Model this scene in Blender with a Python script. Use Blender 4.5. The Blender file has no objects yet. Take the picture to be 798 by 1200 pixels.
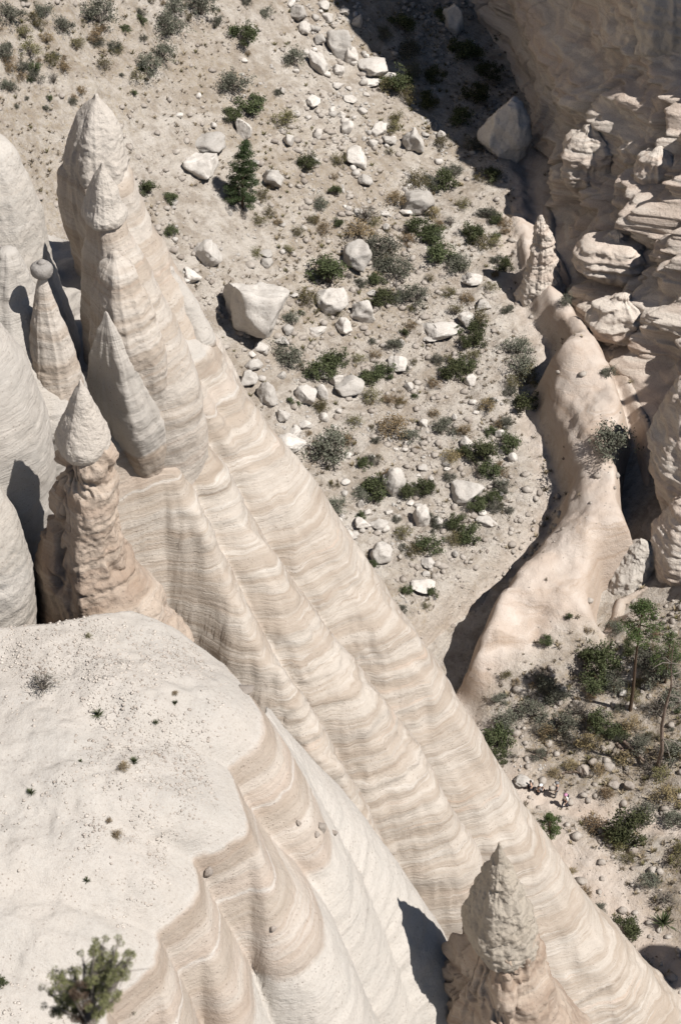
import bpy, math, random
import numpy as np
from mathutils import Vector, Matrix
random.seed(7)
RNG = np.random.default_rng(11)
S = bpy.context.scene
COL = S.collection
# ------------------------------------------------------------------ camera model
HC = 90.0; PITCH = math.radians(40.0); F = 2000.0
CP, SP = math.cos(PITCH), math.sin(PITCH)
def ray(px, py):
    u = (px-399.0)/F; v = (600.0-py)/F
    return np.array([u, CP+v*SP, -SP+v*CP])
def at_z(px, py, z):
    d = ray(px, py); t = (z-HC)/d[2]
    return np.array([d[0]*t, d[1]*t, z])
def at_y(px, py, y):
    d = ray(px, py); t = y/d[1]
    return np.array([d[0]*t, y, HC+d[2]*t])
def depth(p): return p[1]*CP + (HC-p[2])*SP
# ------------------------------------------------------------------ noise
def _h(i, j, k, s):
    n = (i*374761393 + j*668265263 + k*2147483647*3 + s*974711 + 1013904223) & 0xFFFFFFFF
    n = ((n ^ (n >> 13))*1274126177) & 0xFFFFFFFF
    n = ((n ^ (n >> 16))*2246822519) & 0xFFFFFFFF
    n = n ^ (n >> 15)
    return (n & 0xFFFFFF)/float(0xFFFFFF)*2-1
def vn(x, y, z, s=0):
    x, y, z = np.broadcast_arrays(np.asarray(x, float), np.asarray(y, float), np.asarray(z, float))
    i = np.floor(x).astype(np.int64); j = np.floor(y).astype(np.int64); k = np.floor(z).astype(np.int64)
    a = x-i; b = y-j; c = z-k
    a = a*a*a*(a*(a*6-15)+10); b = b*b*b*(b*(b*6-15)+10); c = c*c*c*(c*(c*6-15)+10)
    def L(p, q, t): return p+(q-p)*t
    return L(L(L(_h(i,j,k,s), _h(i+1,j,k,s), a), L(_h(i,j+1,k,s), _h(i+1,j+1,k,s), a), b),
             L(L(_h(i,j,k+1,s), _h(i+1,j,k+1,s), a), L(_h(i,j+1,k+1,s), _h(i+1,j+1,k+1,s), a), b), c)
def fbm(x, y, z, o=4, s=0, g=.5):
    t = 0; am = 1; f = 1
    for q in range(o):
        t = t + am*vn(x*f+q*17.3, y*f+q*9.1, z*f+q*5.7, s+q); am *= g; f *= 2.03
    return t
def ridged(x, y, z, o=3, s=0):
    t = 0; am = 1; f = 1
    for q in range(o):
        t = t + am*(1-2*np.abs(vn(x*f+q*7.3, y*f+q*3.1, z*f, s+q))); am *= .5; f *= 2.1
    return t
def sstep(a, b, x):
    t = np.clip((x-a)/(b-a), 0, 1); return t*t*(3-2*t)
def smax(a, b, k): 
    h = np.clip(.5+.5*(a-b)/k, 0, 1); return b+(a-b)*h + k*h*(1-h)
def smin(a, b, k): return -smax(-a, -b, k)
# ------------------------------------------------------------------ mesh building
def link(o, parent=None):
    COL.objects.link(o)
    if parent is not None: o.parent = parent
    return o
def mesh_np(name, V, Fq, mats, parent=None, smooth=True, midx=None, loc=None):
    """V (n,3), Fq (m,k) same-size faces"""
    V = np.asarray(V, dtype=np.float32); Fq = np.asarray(Fq, dtype=np.int32)
    me = bpy.data.meshes.new(name)
    me.vertices.add(len(V)); me.vertices.foreach_set('co', V.ravel())
    k = Fq.shape[1]
    me.loops.add(Fq.size); me.loops.foreach_set('vertex_index', Fq.ravel())
    me.polygons.add(len(Fq)); me.polygons.foreach_set('loop_start', np.arange(0, Fq.size, k, dtype=np.int32))
    me.polygons.foreach_set('loop_total', np.full(len(Fq), k, dtype=np.int32))
    if smooth: me.polygons.foreach_set('use_smooth', np.ones(len(Fq), dtype=bool))
    if midx is not None: me.polygons.foreach_set('material_index', np.asarray(midx, dtype=np.int32))
    me.update(calc_edges=True); me.validate()
    for m in (mats if isinstance(mats, (list, tuple)) else [mats]): me.materials.append(m)
    o = bpy.data.objects.new(name, me)
    if loc is not None: o.location = loc
    return link(o, parent)
def tag(o, label=None, cat=None, group=None, kind=None):
    if label: o['label'] = label
    if cat: o['category'] = cat
    if group: o['group'] = group
    if kind: o['kind'] = kind
    return o
def empty(name, loc=(0,0,0), rz=0):
    o = bpy.data.objects.new(name, None); o.location = loc; o.rotation_euler = (0,0,rz); o.empty_display_size = .3
    return link(o)
def grid_faces(nu, nv, wrap=False):
    i = np.arange(nu-1 if not wrap else nu); j = np.arange(nv-1)
    I, J = np.meshgrid(i, j, indexing='ij'); I2 = (I+1) % nu
    return np.stack([I*nv+J, I2*nv+J, I2*nv+J+1, I*nv+J+1], -1).reshape(-1, 4)
# ------------------------------------------------------------------ materials
def new_mat(name, rough=.95):
    m = bpy.data.materials.new(name); m.use_nodes = True
    nt = m.node_tree; b = nt.nodes['Principled BSDF']; b.inputs['Roughness'].default_value = rough
    b.inputs['Specular IOR Level'].default_value = .15
    return m, nt, b
def nd(nt, t, **kw):
    n = nt.nodes.new(t)
    for k, v in kw.items():
        if hasattr(n, k): setattr(n, k, v)
        else: n.inputs[k.replace('_', ' ')].default_value = v
    return n
def noise(nt, vec, scale, detail=4, rough=.55, dist=0):
    n = nd(nt, 'ShaderNodeTexNoise'); n.inputs['Scale'].default_value = scale; n.inputs['Detail'].default_value = detail
    n.inputs['Roughness'].default_value = rough; n.inputs['Distortion'].default_value = dist
    nt.links.new(vec, n.inputs['Vector']); return n.outputs['Fac']
def ramp(nt, fac, stops, interp='LINEAR'):
    r = nd(nt, 'ShaderNodeValToRGB'); cr = r.color_ramp; cr.interpolation = interp
    while len(cr.elements) < len(stops): cr.elements.new(.5)
    for e, (p, c) in zip(cr.elements, stops):
        e.position = p; e.color = (c if len(c) == 4 else (*c, 1)) if isinstance(c, (tuple, list)) else (c, c, c, 1)
    nt.links.new(fac, r.inputs['Fac']); return r.outputs['Color']
def mixc(nt, fac, a, b, mode='MIX'):
    n = nd(nt, 'ShaderNodeMix', data_type='RGBA', blend_type=mode)
    for s, v in (('Factor', fac), ('A', a), ('B', b)):
        sock = [q for q in n.inputs if q.name == s and (q.type == 'RGBA' if s != 'Factor' else q.type == 'VALUE')][0]
        if hasattr(v, 'is_linked') or isinstance(v, bpy.types.NodeSocket): nt.links.new(v, sock)
        else: sock.default_value = v if s == 'Factor' else (*v, 1)
    return [q for q in n.outputs if q.type == 'RGBA'][0]
def mth(nt, op, a, b=None, c=None, clamp=False):
    n = nd(nt, 'ShaderNodeMath', operation=op, use_clamp=clamp)
    for i, v in enumerate((a, b, c)):
        if v is None: continue
        if isinstance(v, bpy.types.NodeSocket): nt.links.new(v, n.inputs[i])
        else: n.inputs[i].default_value = v
    return n.outputs[0]
def mrange(nt, v, a, b, c=0., d=1.):
    n = nd(nt, 'ShaderNodeMapRange'); nt.links.new(v, n.inputs[0])
    for i, q in zip((1,2,3,4), (a,b,c,d)): n.inputs[i].default_value = q
    return n.outputs[0]
def vscale(nt, vec, s):
    n = nd(nt, 'ShaderNodeMapping'); n.inputs['Scale'].default_value = s; nt.links.new(vec, n.inputs['Vector']); return n.outputs[0]
def bump(nt, h, strength, dist, normal=None):
    n = nd(nt, 'ShaderNodeBump')
    if isinstance(strength, bpy.types.NodeSocket): nt.links.new(strength, n.inputs['Strength'])
    else: n.inputs['Strength'].default_value = strength
    if 1: n.inputs['Distance'].default_value = dist
    nt.links.new(h, n.inputs['Height'])
    if normal is not None: nt.links.new(normal, n.inputs['Normal'])
    return n.outputs[0]

PALE = (.50, .445, .385); CREAM = (.405, .335, .27); TAN = (.285, .22, .165); BROWN = (.33, .225, .16); WHITE = (.60, .56, .505); ROSE = (.50, .36, .27)
def rock_mat(name, band=1.0, top=None, low=None, grain=1.0, base=CREAM, alt=PALE, dark=TAN, freq=1.0, cap=None, pits=.5, grad=None):
    """layered tuff. top: z above which the bare pale layer shows; low: z under which the pale lower layer shows"""
    m, nt, b = new_mat(name); L = nt.links.new
    geo = nd(nt, 'ShaderNodeNewGeometry'); P = geo.outputs['Position']
    sep = nd(nt, 'ShaderNodeSeparateXYZ'); L(P, sep.inputs[0]); Z = sep.outputs['Z']
    wob = noise(nt, P, .22, 3, .55); wob2 = noise(nt, P, 1.3, 3, .5)
    zz = mth(nt, 'ADD', Z, mth(nt, 'ADD', mth(nt, 'MULTIPLY', wob, 1.3), mth(nt, 'MULTIPLY', wob2, .14)))
    comb = nd(nt, 'ShaderNodeCombineXYZ'); L(mth(nt, 'MULTIPLY', zz, 1.0), comb.inputs['Z'])
    L(mth(nt, 'MULTIPLY', sep.outputs['X'], .05), comb.inputs['X']); L(mth(nt, 'MULTIPLY', sep.outputs['Y'], .05), comb.inputs['Y'])
    B = comb.outputs[0]
    nb = noise(nt, B, .75*freq, 4, .6)
    nf = noise(nt, B, 2.6*freq, 5, .75)
    col = mixc(nt, ramp(nt, nb, [(.42, 0.), (.56, 1.)]), base, alt)
    fine = ramp(nt, nf, [(.30, 1.), (.42, .35), (.5, 0.), (1., 0.)])
    col = mixc(nt, mth(nt, 'MULTIPLY', fine, .75*band), col, dark)
    wl = ramp(nt, noise(nt, B, 1.25*freq, 3, .6), [(.0, 0.), (.60, 0.), (.66, 1.), (.69, .2), (1., .6)])
    col = mixc(nt, mth(nt, 'MULTIPLY', wl, .55*band), col, WHITE)
    rs = ramp(nt, noise(nt, B, .85*freq, 3, .6), [(.0, 1.), (.33, .7), (.37, 0.), (1., 0.)])
    col = mixc(nt, mth(nt, 'MULTIPLY', rs, .5*band), col, ROSE)
    if top is not None:
        w = mth(nt, 'ADD', Z, mth(nt, 'MULTIPLY', mth(nt, 'SUBTRACT', wob2, .5), .5))
        mask = mrange(nt, w, top-.05, top+.12)
        tcol = mixc(nt, noise(nt, P, 1.1, 6, .7), (.36, .325, .285), (.49, .455, .41))
        sp_ = noise(nt, P, 26., 3, .8)
        tcol = mixc(nt, mth(nt, 'MULTIPLY', ramp(nt, sp_, [(.33, 1.), (.42, 0.)]), .5*grain), tcol, (.17, .14, .115))
        tcol = mixc(nt, mth(nt, 'MULTIPLY', ramp(nt, sp_, [(.60, 0.), (.68, 1.)]), .5*grain), tcol, (.66, .63, .58))
        for za, zb, cc_, am in ((top-.95, top-.12, (.29,.225,.17), .6), (top-2.1, top-1.5, (.42,.32,.25), .35), (top-3.6, top-2.5, (.33,.265,.205), .5)):  # first band paints in the shade of the steep flank under the rim
            mk = mth(nt, 'MULTIPLY', mrange(nt, w, za-.12, za+.05), mrange(nt, w, zb-.05, zb+.05, 1., 0.))
            col = mixc(nt, mth(nt, 'MULTIPLY', mk, am), col, cc_)
        col = mixc(nt, mask, col, tcol)
        line = mth(nt, 'SUBTRACT', 1., mth(nt, 'ABSOLUTE', mth(nt, 'DIVIDE', mth(nt, 'SUBTRACT', w, top+.1), .12)), clamp=True)
        col = mixc(nt, mth(nt, 'MULTIPLY', line, .2), col, (.60, .57, .53))
        line2 = mth(nt, 'SUBTRACT', 1., mth(nt, 'ABSOLUTE', mth(nt, 'DIVIDE', mth(nt, 'SUBTRACT', w, top-2.3), .11)), clamp=True)
        col = mixc(nt, mth(nt, 'MULTIPLY', line2, .6), col, (.62, .59, .545))
    if low is not None:
        yy = mrange(nt, sep.outputs['Y'], 45.9, 47.4, 0., 4.2)
        w = mth(nt, 'SUBTRACT', mth(nt, 'ADD', Z, mth(nt, 'MULTIPLY', mth(nt, 'SUBTRACT', wob2, .5), .6)), yy)
        mask = mrange(nt, w, low-.1, low+.25, 1., 0.)
        col = mixc(nt, mask, col, (.50, .46, .41))
    # weathering: large blotches and grain
    bl = noise(nt, P, .45, 5, .6)
    col = mixc(nt, ramp(nt, bl, [(.35, .0), (.7, .32)]), col, (.53, .465, .40))
    g1 = noise(nt, P, 9., 5, .7)
    col = mixc(nt, mth(nt, 'MULTIPLY', ramp(nt, g1, [(.32, 1.), (.5, 0.)]), .38*grain), col, (.27, .22, .18))
    vor = nd(nt, 'ShaderNodeTexVoronoi'); vor.inputs['Scale'].default_value = 5.5; L(P, vor.inputs['Vector'])
    sel = ramp(nt, noise(nt, P, .9, 2), [(.45, 0.), (.6, 1.)])
    pit = mth(nt, 'MULTIPLY', mth(nt, 'MULTIPLY', ramp(nt, vor.outputs['Distance'], [(.0, 1.), (.14, 1.), (.2, 0.)]), sel), pits)
    col = mixc(nt, pit, col, (.22, .17, .13))
    if cap is not None: col = mixc(nt, .8, col, mixc(nt, g1, cap, tuple(c*1.5 for c in cap)))
    L(col, b.inputs['Base Color'])
    n1 = bump(nt, noise(nt, P, 3.2, 6, .65), .5*grain, .22)
    n2 = bump(nt, noise(nt, P, 16., 4, .7), .45*grain, .05, n1)
    n3 = bump(nt, nf, .55*band, .16, n2) if band > 0 else n2
    n4 = bump(nt, mth(nt, 'SUBTRACT', 1., pit), .5, .08, n3)
    L(n4, b.inputs['Normal'])
    return m
def ground_mat(name):
    m, nt, b = new_mat(name); L = nt.links.new
    geo = nd(nt, 'ShaderNodeNewGeometry'); P = geo.outputs['Position']
    at = nd(nt, 'ShaderNodeAttribute', attribute_name='soil'); sp = nd(nt, 'ShaderNodeSeparateColor'); L(at.outputs['Color'], sp.inputs[0])
    rk, gr = sp.outputs[0], sp.outputs[1]
    n0 = noise(nt, P, .12, 5, .6); n1 = noise(nt, P, .8, 6, .7); n2 = noise(nt, P, 5., 5, .75); n3 = noise(nt, P, 2.3, 4, .6)
    c = mixc(nt, ramp(nt, n0, [(.35, 0.), (.65, 1.)]), (.50, .44, .375), (.60, .545, .48))
    c = mixc(nt, mth(nt, 'MULTIPLY', ramp(nt, n1, [(.40, 1.), (.55, 0.)]), .6), c, (.27, .215, .165))
    lit = mth(nt, 'MULTIPLY', mth(nt, 'MULTIPLY', ramp(nt, n3, [(.45, 0.), (.6, 1.)]), ramp(nt, n2, [(.42, 0.), (.58, 1.)])), mth(nt, 'ADD', mth(nt, 'MULTIPLY', gr, .8), .2))
    c = mixc(nt, lit, c, mixc(nt, noise(nt, P, 11., 2), (.26, .19, .10), (.46, .35, .20)))
    c = mixc(nt, mth(nt, 'MULTIPLY', ramp(nt, n2, [(.33, 1.), (.45, 0.)]), .65), c, (.19, .15, .115))
    c = mixc(nt, mth(nt, 'MULTIPLY', gr, .38), c, (.30, .235, .165))
    mp = nd(nt, 'ShaderNodeMapping'); mp.vector_type = 'POINT'; mp.inputs['Rotation'].default_value = (0, 0, math.radians(-51.5)); mp.inputs['Scale'].default_value = (.05, .75, .05)
    rt_ = nd(nt, 'ShaderNodeMapping'); rt_.inputs['Rotation'].default_value = (0, 0, math.radians(-51.5)); L(P, rt_.inputs['Vector'])
    sc_ = nd(nt, 'ShaderNodeMapping'); sc_.inputs['Scale'].default_value = (.05, .6, .05); L(rt_.outputs[0], sc_.inputs['Vector'])
    nt.nodes.remove(mp)
    stk = noise(nt, sc_.outputs[0], 1., 5, .7)
    c = mixc(nt, mth(nt, 'MULTIPLY', ramp(nt, stk, [(.52, 0.), (.62, 1.)]), .45), c, (.66, .60, .53))
    c = mixc(nt, mth(nt, 'MULTIPLY', ramp(nt, stk, [(.36, 1.), (.46, 0.)]), .45), c, (.33, .265, .20))
    # bare rock of the tongue
    sepz = nd(nt, 'ShaderNodeSeparateXYZ'); L(P, sepz.inputs[0])
    cb = nd(nt, 'ShaderNodeCombineXYZ'); L(mth(nt, 'ADD', sepz.outputs['Z'], mth(nt, 'MULTIPLY', noise(nt, P, .35, 3), 1.6)), cb.inputs['Z'])
    L(mth(nt, 'MULTIPLY', sepz.outputs['X'], .06), cb.inputs['X']); L(mth(nt, 'MULTIPLY', sepz.outputs['Y'], .06), cb.inputs['Y'])
    nf = noise(nt, cb.outputs[0], 2.0, 4, .65)
    rc = mixc(nt, ramp(nt, noise(nt, P, .5, 4), [(.35, 0.), (.7, 1.)]), (.50, .41, .34), (.58, .505, .44))
    rc = mixc(nt, mth(nt, 'MULTIPLY', ramp(nt, nf, [(.36, 1.), (.52, 0.)]), .62), rc, (.40, .30, .225))
    steep = sp.outputs[2]
    rc = mixc(nt, mth(nt, 'MULTIPLY', steep, .45), rc, (.38, .28, .205))
    c = mixc(nt, rk, c, rc)
    L(c, b.inputs['Base Color'])
    a1 = bump(nt, noise(nt, P, 2.2, 6, .7), mth(nt, 'SUBTRACT', .95, mth(nt, 'MULTIPLY', rk, .6)), .5)
    a2 = bump(nt, noise(nt, P, 9., 5, .75), .6, .12, a1)
    a3 = bump(nt, nf, .3, .2, a2)
    L(a3, b.inputs['Normal'])
    return m
def simple_mat(name, c1, c2, scale=6., rough=.9, bs=.3, bd=.05, trans=0, objrand=0.):
    m, nt, b = new_mat(name, rough); L = nt.links.new
    tc = nd(nt, 'ShaderNodeNewGeometry')
    n = noise(nt, tc.outputs['Position'], scale, 4, .65)
    c = mixc(nt, ramp(nt, n, [(.32, 0.), (.68, 1.)]), c1, c2)
    if objrand:
        oi = nd(nt, 'ShaderNodeObjectInfo')
        hs = nd(nt, 'ShaderNodeHueSaturation'); L(c, hs.inputs['Color'])
        L(mth(nt, 'ADD', mth(nt, 'MULTIPLY', oi.outputs['Random'], objrand), 1-objrand/2), hs.inputs['Value'])
        L(mth(nt, 'ADD', mth(nt, 'MULTIPLY', oi.outputs['Random'], .03), .485), hs.inputs['Hue'])
        c = hs.outputs[0]
    L(c, b.inputs['Base Color'])
    if bs: L(bump(nt, n, bs, bd), b.inputs['Normal'])
    if trans:
        b.inputs['Subsurface Weight'].default_value = 0
    return m
def boulder_mat(name, c1, c2):
    m, nt, b = new_mat(name); L = nt.links.new
    tc = nd(nt, 'ShaderNodeNewGeometry'); P = tc.outputs['Position']
    oi = nd(nt, 'ShaderNodeObjectInfo')
    n = noise(nt, P, .9, 6, .65); n2 = noise(nt, P, 6., 5, .7)
    c = mixc(nt, ramp(nt, n, [(.3, 0.), (.7, 1.)]), c1, c2)
    c = mixc(nt, mth(nt, 'MULTIPLY', ramp(nt, n2, [(.33, 1.), (.5, 0.)]), .4), c, (.28, .225, .18))
    hs = nd(nt, 'ShaderNodeHueSaturation'); L(c, hs.inputs['Color'])
    L(mth(nt, 'ADD', mth(nt, 'MULTIPLY', oi.outputs['Random'], .42), .74), hs.inputs['Value'])
    L(hs.outputs[0], b.inputs['Base Color'])
    L(bump(nt, n2, .5, .08, bump(nt, n, .5, .3)), b.inputs['Normal'])
    return m
M = {}
M['wall'] = rock_mat('fluted_tuff', band=1.0, top=40.0, grain=.55, freq=2.3, pits=.5, base=(.375,.31,.25), alt=(.475,.42,.36))
M['spire'] = rock_mat('spire_tuff', band=.75, grain=.8, freq=1.5, pits=.6)
M['side'] = rock_mat('eroded_shade_tuff', band=.45, grain=1., base=(.31,.225,.165), alt=(.42,.33,.255), dark=(.22,.155,.11), freq=1.6, pits=.6)  # browned all over to deepen the shade on the shafts' left flanks
M['terrace'] = rock_mat('terrace_tuff', band=.7, top=40.0, low=34.2, grain=.8, base=(.40,.325,.265), alt=(.465,.405,.345), freq=1.4, pits=.6)
M['dome'] = rock_mat('smooth_tuff', band=.35, grain=1.0, base=(.445,.405,.355), alt=(.495,.455,.405), freq=1.1, pits=.4)
M['cap'] = rock_mat('pebbly_cap', band=0, grain=1.2, cap=(.40,.36,.315), pits=.3)
M['capgrey'] = rock_mat('grey_capstone', band=0, grain=1.2, cap=(.22,.205,.19), pits=.3)
M['capdark'] = rock_mat('lichened_cap', band=0, grain=1.4, cap=(.30,.26,.21), pits=.4)
M['cliff'] = rock_mat('cliff_tuff', band=.9, grain=1.1, base=(.55,.455,.38), alt=(.62,.55,.475), dark=(.31,.23,.175), freq=1.3, pits=.5)
M['ground'] = ground_mat('canyon_soil')
M['boulder'] = boulder_mat('boulder_rock', (.47,.43,.385), (.60,.56,.51))
M['boulder_d'] = boulder_mat('dark_boulder_rock', (.27,.23,.20), (.40,.35,.30))
M['pebble'] = boulder_mat('pebble_rock', (.30,.25,.21), (.60,.545,.48))
M['leaf_g'] = simple_mat('green_leaf', (.045,.055,.024), (.10,.11,.052), 5, .8, 0, 0, objrand=.5)
M['leaf_s'] = simple_mat('sage_leaf', (.085,.09,.065), (.175,.172,.13), 5, .85, 0, 0, objrand=.5)
M['leaf_d'] = simple_mat('olive_leaf', (.09,.085,.035), (.20,.17,.085), 5, .85, 0, 0, objrand=.5)
M['leaf_b'] = simple_mat('dry_leaf', (.17,.12,.065), (.33,.25,.14), 5, .85, 0, 0, objrand=.4)
M['needle'] = simple_mat('pine_needle', (.03,.048,.02), (.075,.10,.042), 3, .75, 0, 0)
M['needle_l'] = simple_mat('bright_needle', (.05,.075,.025), (.105,.135,.05), 3, .75, 0, 0)
M['bark'] = simple_mat('pine_bark', (.06,.04,.028), (.13,.09,.062), 9, .95, .6, .04)
M['deadwood'] = simple_mat('weathered_wood', (.13,.09,.07), (.26,.205,.165), 9, .95, .6, .04)
M['twig'] = simple_mat('grey_twig', (.13,.11,.09), (.24,.21,.18), 9, .95, 0, 0)
M['weed'] = simple_mat('dead_weed', (.10,.08,.055), (.22,.175,.125), 4, .9, 0, 0)
M['strawy'] = simple_mat('straw', (.24,.19,.12), (.38,.31,.21), 4, .9, 0, 0)

# ------------------------------------------------------------------ canyon ground (height field)
# anchors: (px, py, height of the ground there)
ANCH = [(657,935,0),(740,1100,-1),(790,1190,-1.5),(560,900,.5),(790,900,0),(600,830,1.2),(740,800,1.5),(520,760,1.5),
        (480,640,3.5),(450,500,6.5),(560,500,6),(640,560,4.5),(330,400,9.5),(450,330,10.5),(560,330,9.5),(300,250,13),(450,180,14),
        (570,180,12.5),(300,100,19),(420,60,18),(520,60,15),(200,60,24),(100,100,26),(30,30,33),(100,10,32),(250,10,26),(380,0,21),(500,0,17),(600,30,15),(20,200,24)]
AP = np.array([at_z(*a) for a in ANCH])
_c = AP[:, :2].mean(0); _s = 60.0
def _basis(x, y):
    a = (x-_c[0])/_s; b = (y-_c[1])/_s
    return np.stack([np.ones_like(a), a, b, a*a, a*b, b*b, a*b*b*.3+0*a], -1)
_co, *_ = np.linalg.lstsq(_basis(AP[:,0], AP[:,1]), AP[:,2], rcond=None)
def base_z(x, y):
    x = np.asarray(x, float); y = np.asarray(y, float)
    xx = np.clip(x, -75, 55); yy = np.clip(y, 45, 235)
    return _basis(xx, yy) @ _co + np.maximum(x-55, 0)*.3 + np.maximum(-75-x, 0)*.3
def on_base(px, py):
    d = ray(px, py); t = np.linspace(60, 330, 2700)
    q = HC + d[2]*t - base_z(d[0]*t, d[1]*t)
    i = int(np.argmax(q < 0)) or 2699
    return np.array([d[0]*t[i], d[1]*t[i], HC+d[2]*t[i]])
def polyw(pts):
    return np.array([on_base(*p)[:2] for p in pts])
def seg_dist(x, y, P, vals=None):
    """signed distance to a polyline (positive on its right when walking it), fraction along, interpolated values"""
    best = np.full(x.shape, 1e9); sg = np.zeros(x.shape); fr = np.zeros(x.shape)
    n = len(P)-1
    for i in range(n):
        a, b = P[i], P[i+1]; d = b-a; l2 = d@d
        t = np.clip(((x-a[0])*d[0]+(y-a[1])*d[1])/l2, 0, 1)
        qx = x-(a[0]+t*d[0]); qy = y-(a[1]+t*d[1]); ds = np.hypot(qx, qy)
        m = ds < best
        best = np.where(m, ds, best); sg = np.where(m, np.sign((d[0]*(-qy)+d[1]*qx)), sg); fr = np.where(m, i+t, fr)
    out = [best, sg, fr]
    if vals is not None: out.append(np.interp(fr, np.arange(len(vals)), vals))
    return out
# wash channel walked towards the camera (its right bank in the picture is on the walker's left)
CH = [(600,255),(600,310),(615,360),(643,400),(650,420),(622,455),(630,495),(645,530),(655,570),(640,615),(604,648),(550,701),(508,742),(503,762),(514,795),(560,850),(600,905)]
CHW = polyw(CH)
BANK = np.array([.4,.6,.8,1.2,1.6,1.9,1.7,1.6,1.5,1.5,1.9,3.2,4.6,4.8,3.0,.6,.1])      # height of the rock bank beside the channel
BW   = np.array([1.6,1.6,1.6,1.5,1.4,1.4,2.0,2.4,2.4,1.8,1.2,.8,.7,.8,1.2,2.,2.])
CUT  = np.array([.5,.6,.6,.7,.8,.9,.9,.9,.9,1.1,1.8,2.8,3.6,3.4,2.2,.6,.2])
BO   = np.array([0,0,0,0,0,0,0,0,.1,.2,.5,1.3,2.9,2.8,1.4,.3,0])
SL = [(618,190),(640,290),(660,335),(682,375),(705,410),(728,450),(745,490),(742,545),(745,600),(762,640),(715,668),(706,705),(712,735),(705,765),(672,792),(630,815),(585,850),(570,880)]
SLW = polyw(SL)
SLD = np.array([.8,1.0,1.0,1.0,1.0,1.5,3.,5.,6.,5.,3.5,2.5,.5,.0,0,0,0,0])
SPN = [(634,262,.2),(636,290,.6),(655,350,.8),(664,425,1.5),(668,450,2.8),(680,490,1.0),(690,560,1.5),(690,640,1.5),(650,720,1.2),(600,790,.6),(585,830,.2)]
SPW = polyw([p[:2] for p in SPN])
def ground_z(x, y, full=False):
    x = np.asarray(x, float); y = np.asarray(y, float)
    z = base_z(x, y)
    z = z + .5*fbm(x*.09, y*.09, 0, 3, 3) + .22*fbm(x*.4, y*.4, 0, 4, 9)
    z = z + .09*fbm(x*1.6, y*1.6, 0, 3, 19)
    # top-left hillside: erosion gullies running down to the lower left
    hill = sstep(118, 140, y)*sstep(-4, -20, x)
    z = z + hill*(.9*ridged((x*.85+y*.35)*.16, (y*.9-x*.3)*.03, 0, 3, 5) + .3*ridged((x*.85+y*.35)*.5, (y*.9-x*.3)*.08, 0, 2, 6))
    d, s, f, bank = seg_dist(x, y, CHW, BANK); bw = np.interp(f, np.arange(len(BW)), BW); cut = np.interp(f, np.arange(len(CUT)), CUT)
    wob = .35*fbm(x*.5, y*.5, 3, 2, 31)
    bo = np.interp(f, np.arange(17), BO); drr = np.maximum(d+wob*.4-bo, 0)
    ch_r = (s > 0)      # picture-left side when sg positive, tested below
    dl = d+wob*.6
    left = SIDE*s > 0
    cw = np.interp(f, np.arange(17), [2.2]*9+[2.2,1.8,1.2,.8,.8,1.2,2.,2.])
    cutp = -cut*np.exp(-(np.maximum(dl,0)/cw)**2)
    cutp = np.where(left, cutp, -cut*np.exp(-(drr/1.0)**2))
    z = z + cutp
    d2, s2, f2, sld = seg_dist(x, y, SLW, SLD)
    inside = (~left) & (SIDE*s2 > 0) & (y < 170)
    bank = bank+(1.45-bank)*sstep(1.5, 5.0, drr)
    rise = bank*(1-np.exp(-(drr/bw)**1.5))
    fall = 1-np.exp(-(d2/2.0)**1.4)
    lower = sstep(78, 90, y)
    wf = np.interp(f2, [0,11,12.5,17], [.6,.8,2.5,5.5])
    hd_ = sstep(.1, 1.2, f)
    bank = bank*hd_; rise = rise*hd_
    tong = np.where(inside, rise*(1-np.exp(-(d2/wf)**1.5)), 0)
    # spine of the tongue
    d3, s3, f3, sp = seg_dist(x, y, SPW, np.array([p[2] for p in SPN]))
    spn = np.where(inside, sp*np.exp(-(d3/np.interp(f3,[0,1,2,3,4,5,6],[1.5,2.4,3.0,2.8,2.6,3.6,4.2]))**2)*sstep(0, 1.2, dl)*sstep(0, 1.0, d2)*hd_, 0)
    spn = spn*(1+.0*x)
    # strata steps on the cone-shaped knob
    z2 = z + tong + spn
    z2 = z2 + np.where(inside, .09*fbm(x*.55, y*.55, 7, 4, 79)+.035*ridged(x*.35+.2*y, y*.12, 2, 3, 81), 0)
    st = np.where(inside,   .16*vn(x*.03+.1*wob, y*.03, z2*2.2, 77)+.07*vn(x*.03, y*.03, z2*6, 78), 0)*sstep(86, 96, y)
    z2 = z2 + st
    slot = -sld*np.exp(-(d2/1.1)**2)
    z2 = z2 + slot
    outs = (SIDE*s2 < 0) & (x > 8)
    z2 = z2 - np.where(outs, 5*sstep(.6, 3.0, d2)*sstep(11.6, 10.6, f2)*sstep(.2, 1.2, f2), 0)
    # shelf of the trail
    pth = polyw([(600,925),(640,935),(690,945),(740,955),(800,958)]); dp = seg_dist(x, y, pth)[0]
    bare = polyw([(650,1000),(700,1040),(745,1110),(790,1190)]); db = seg_dist(x, y, bare)[0]
    z2 = z2 - .35*np.exp(-(dp/1.1)**2)
    if full:
        rock = np.maximum(np.where(inside, sstep(.2, .8, dl)*sstep(70, 80, y+wob*3)*(1-sstep(11.5,13,f2)*(1-sstep(1.,4.,d2+1.2*wob))), 0), .55*np.exp(-(dl/1.6)**2))
        rock = np.maximum(rock, np.exp(-(d2/2.)**2)*(f2 < 12))
        rock = np.maximum(rock, .8*np.exp(-(dp/1.1)**4)); rock = np.maximum(rock, .75*np.exp(-((db+.6*wob)/2.6)**4))
        return z2, rock, hill
    return z2
SIDE = 1
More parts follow.
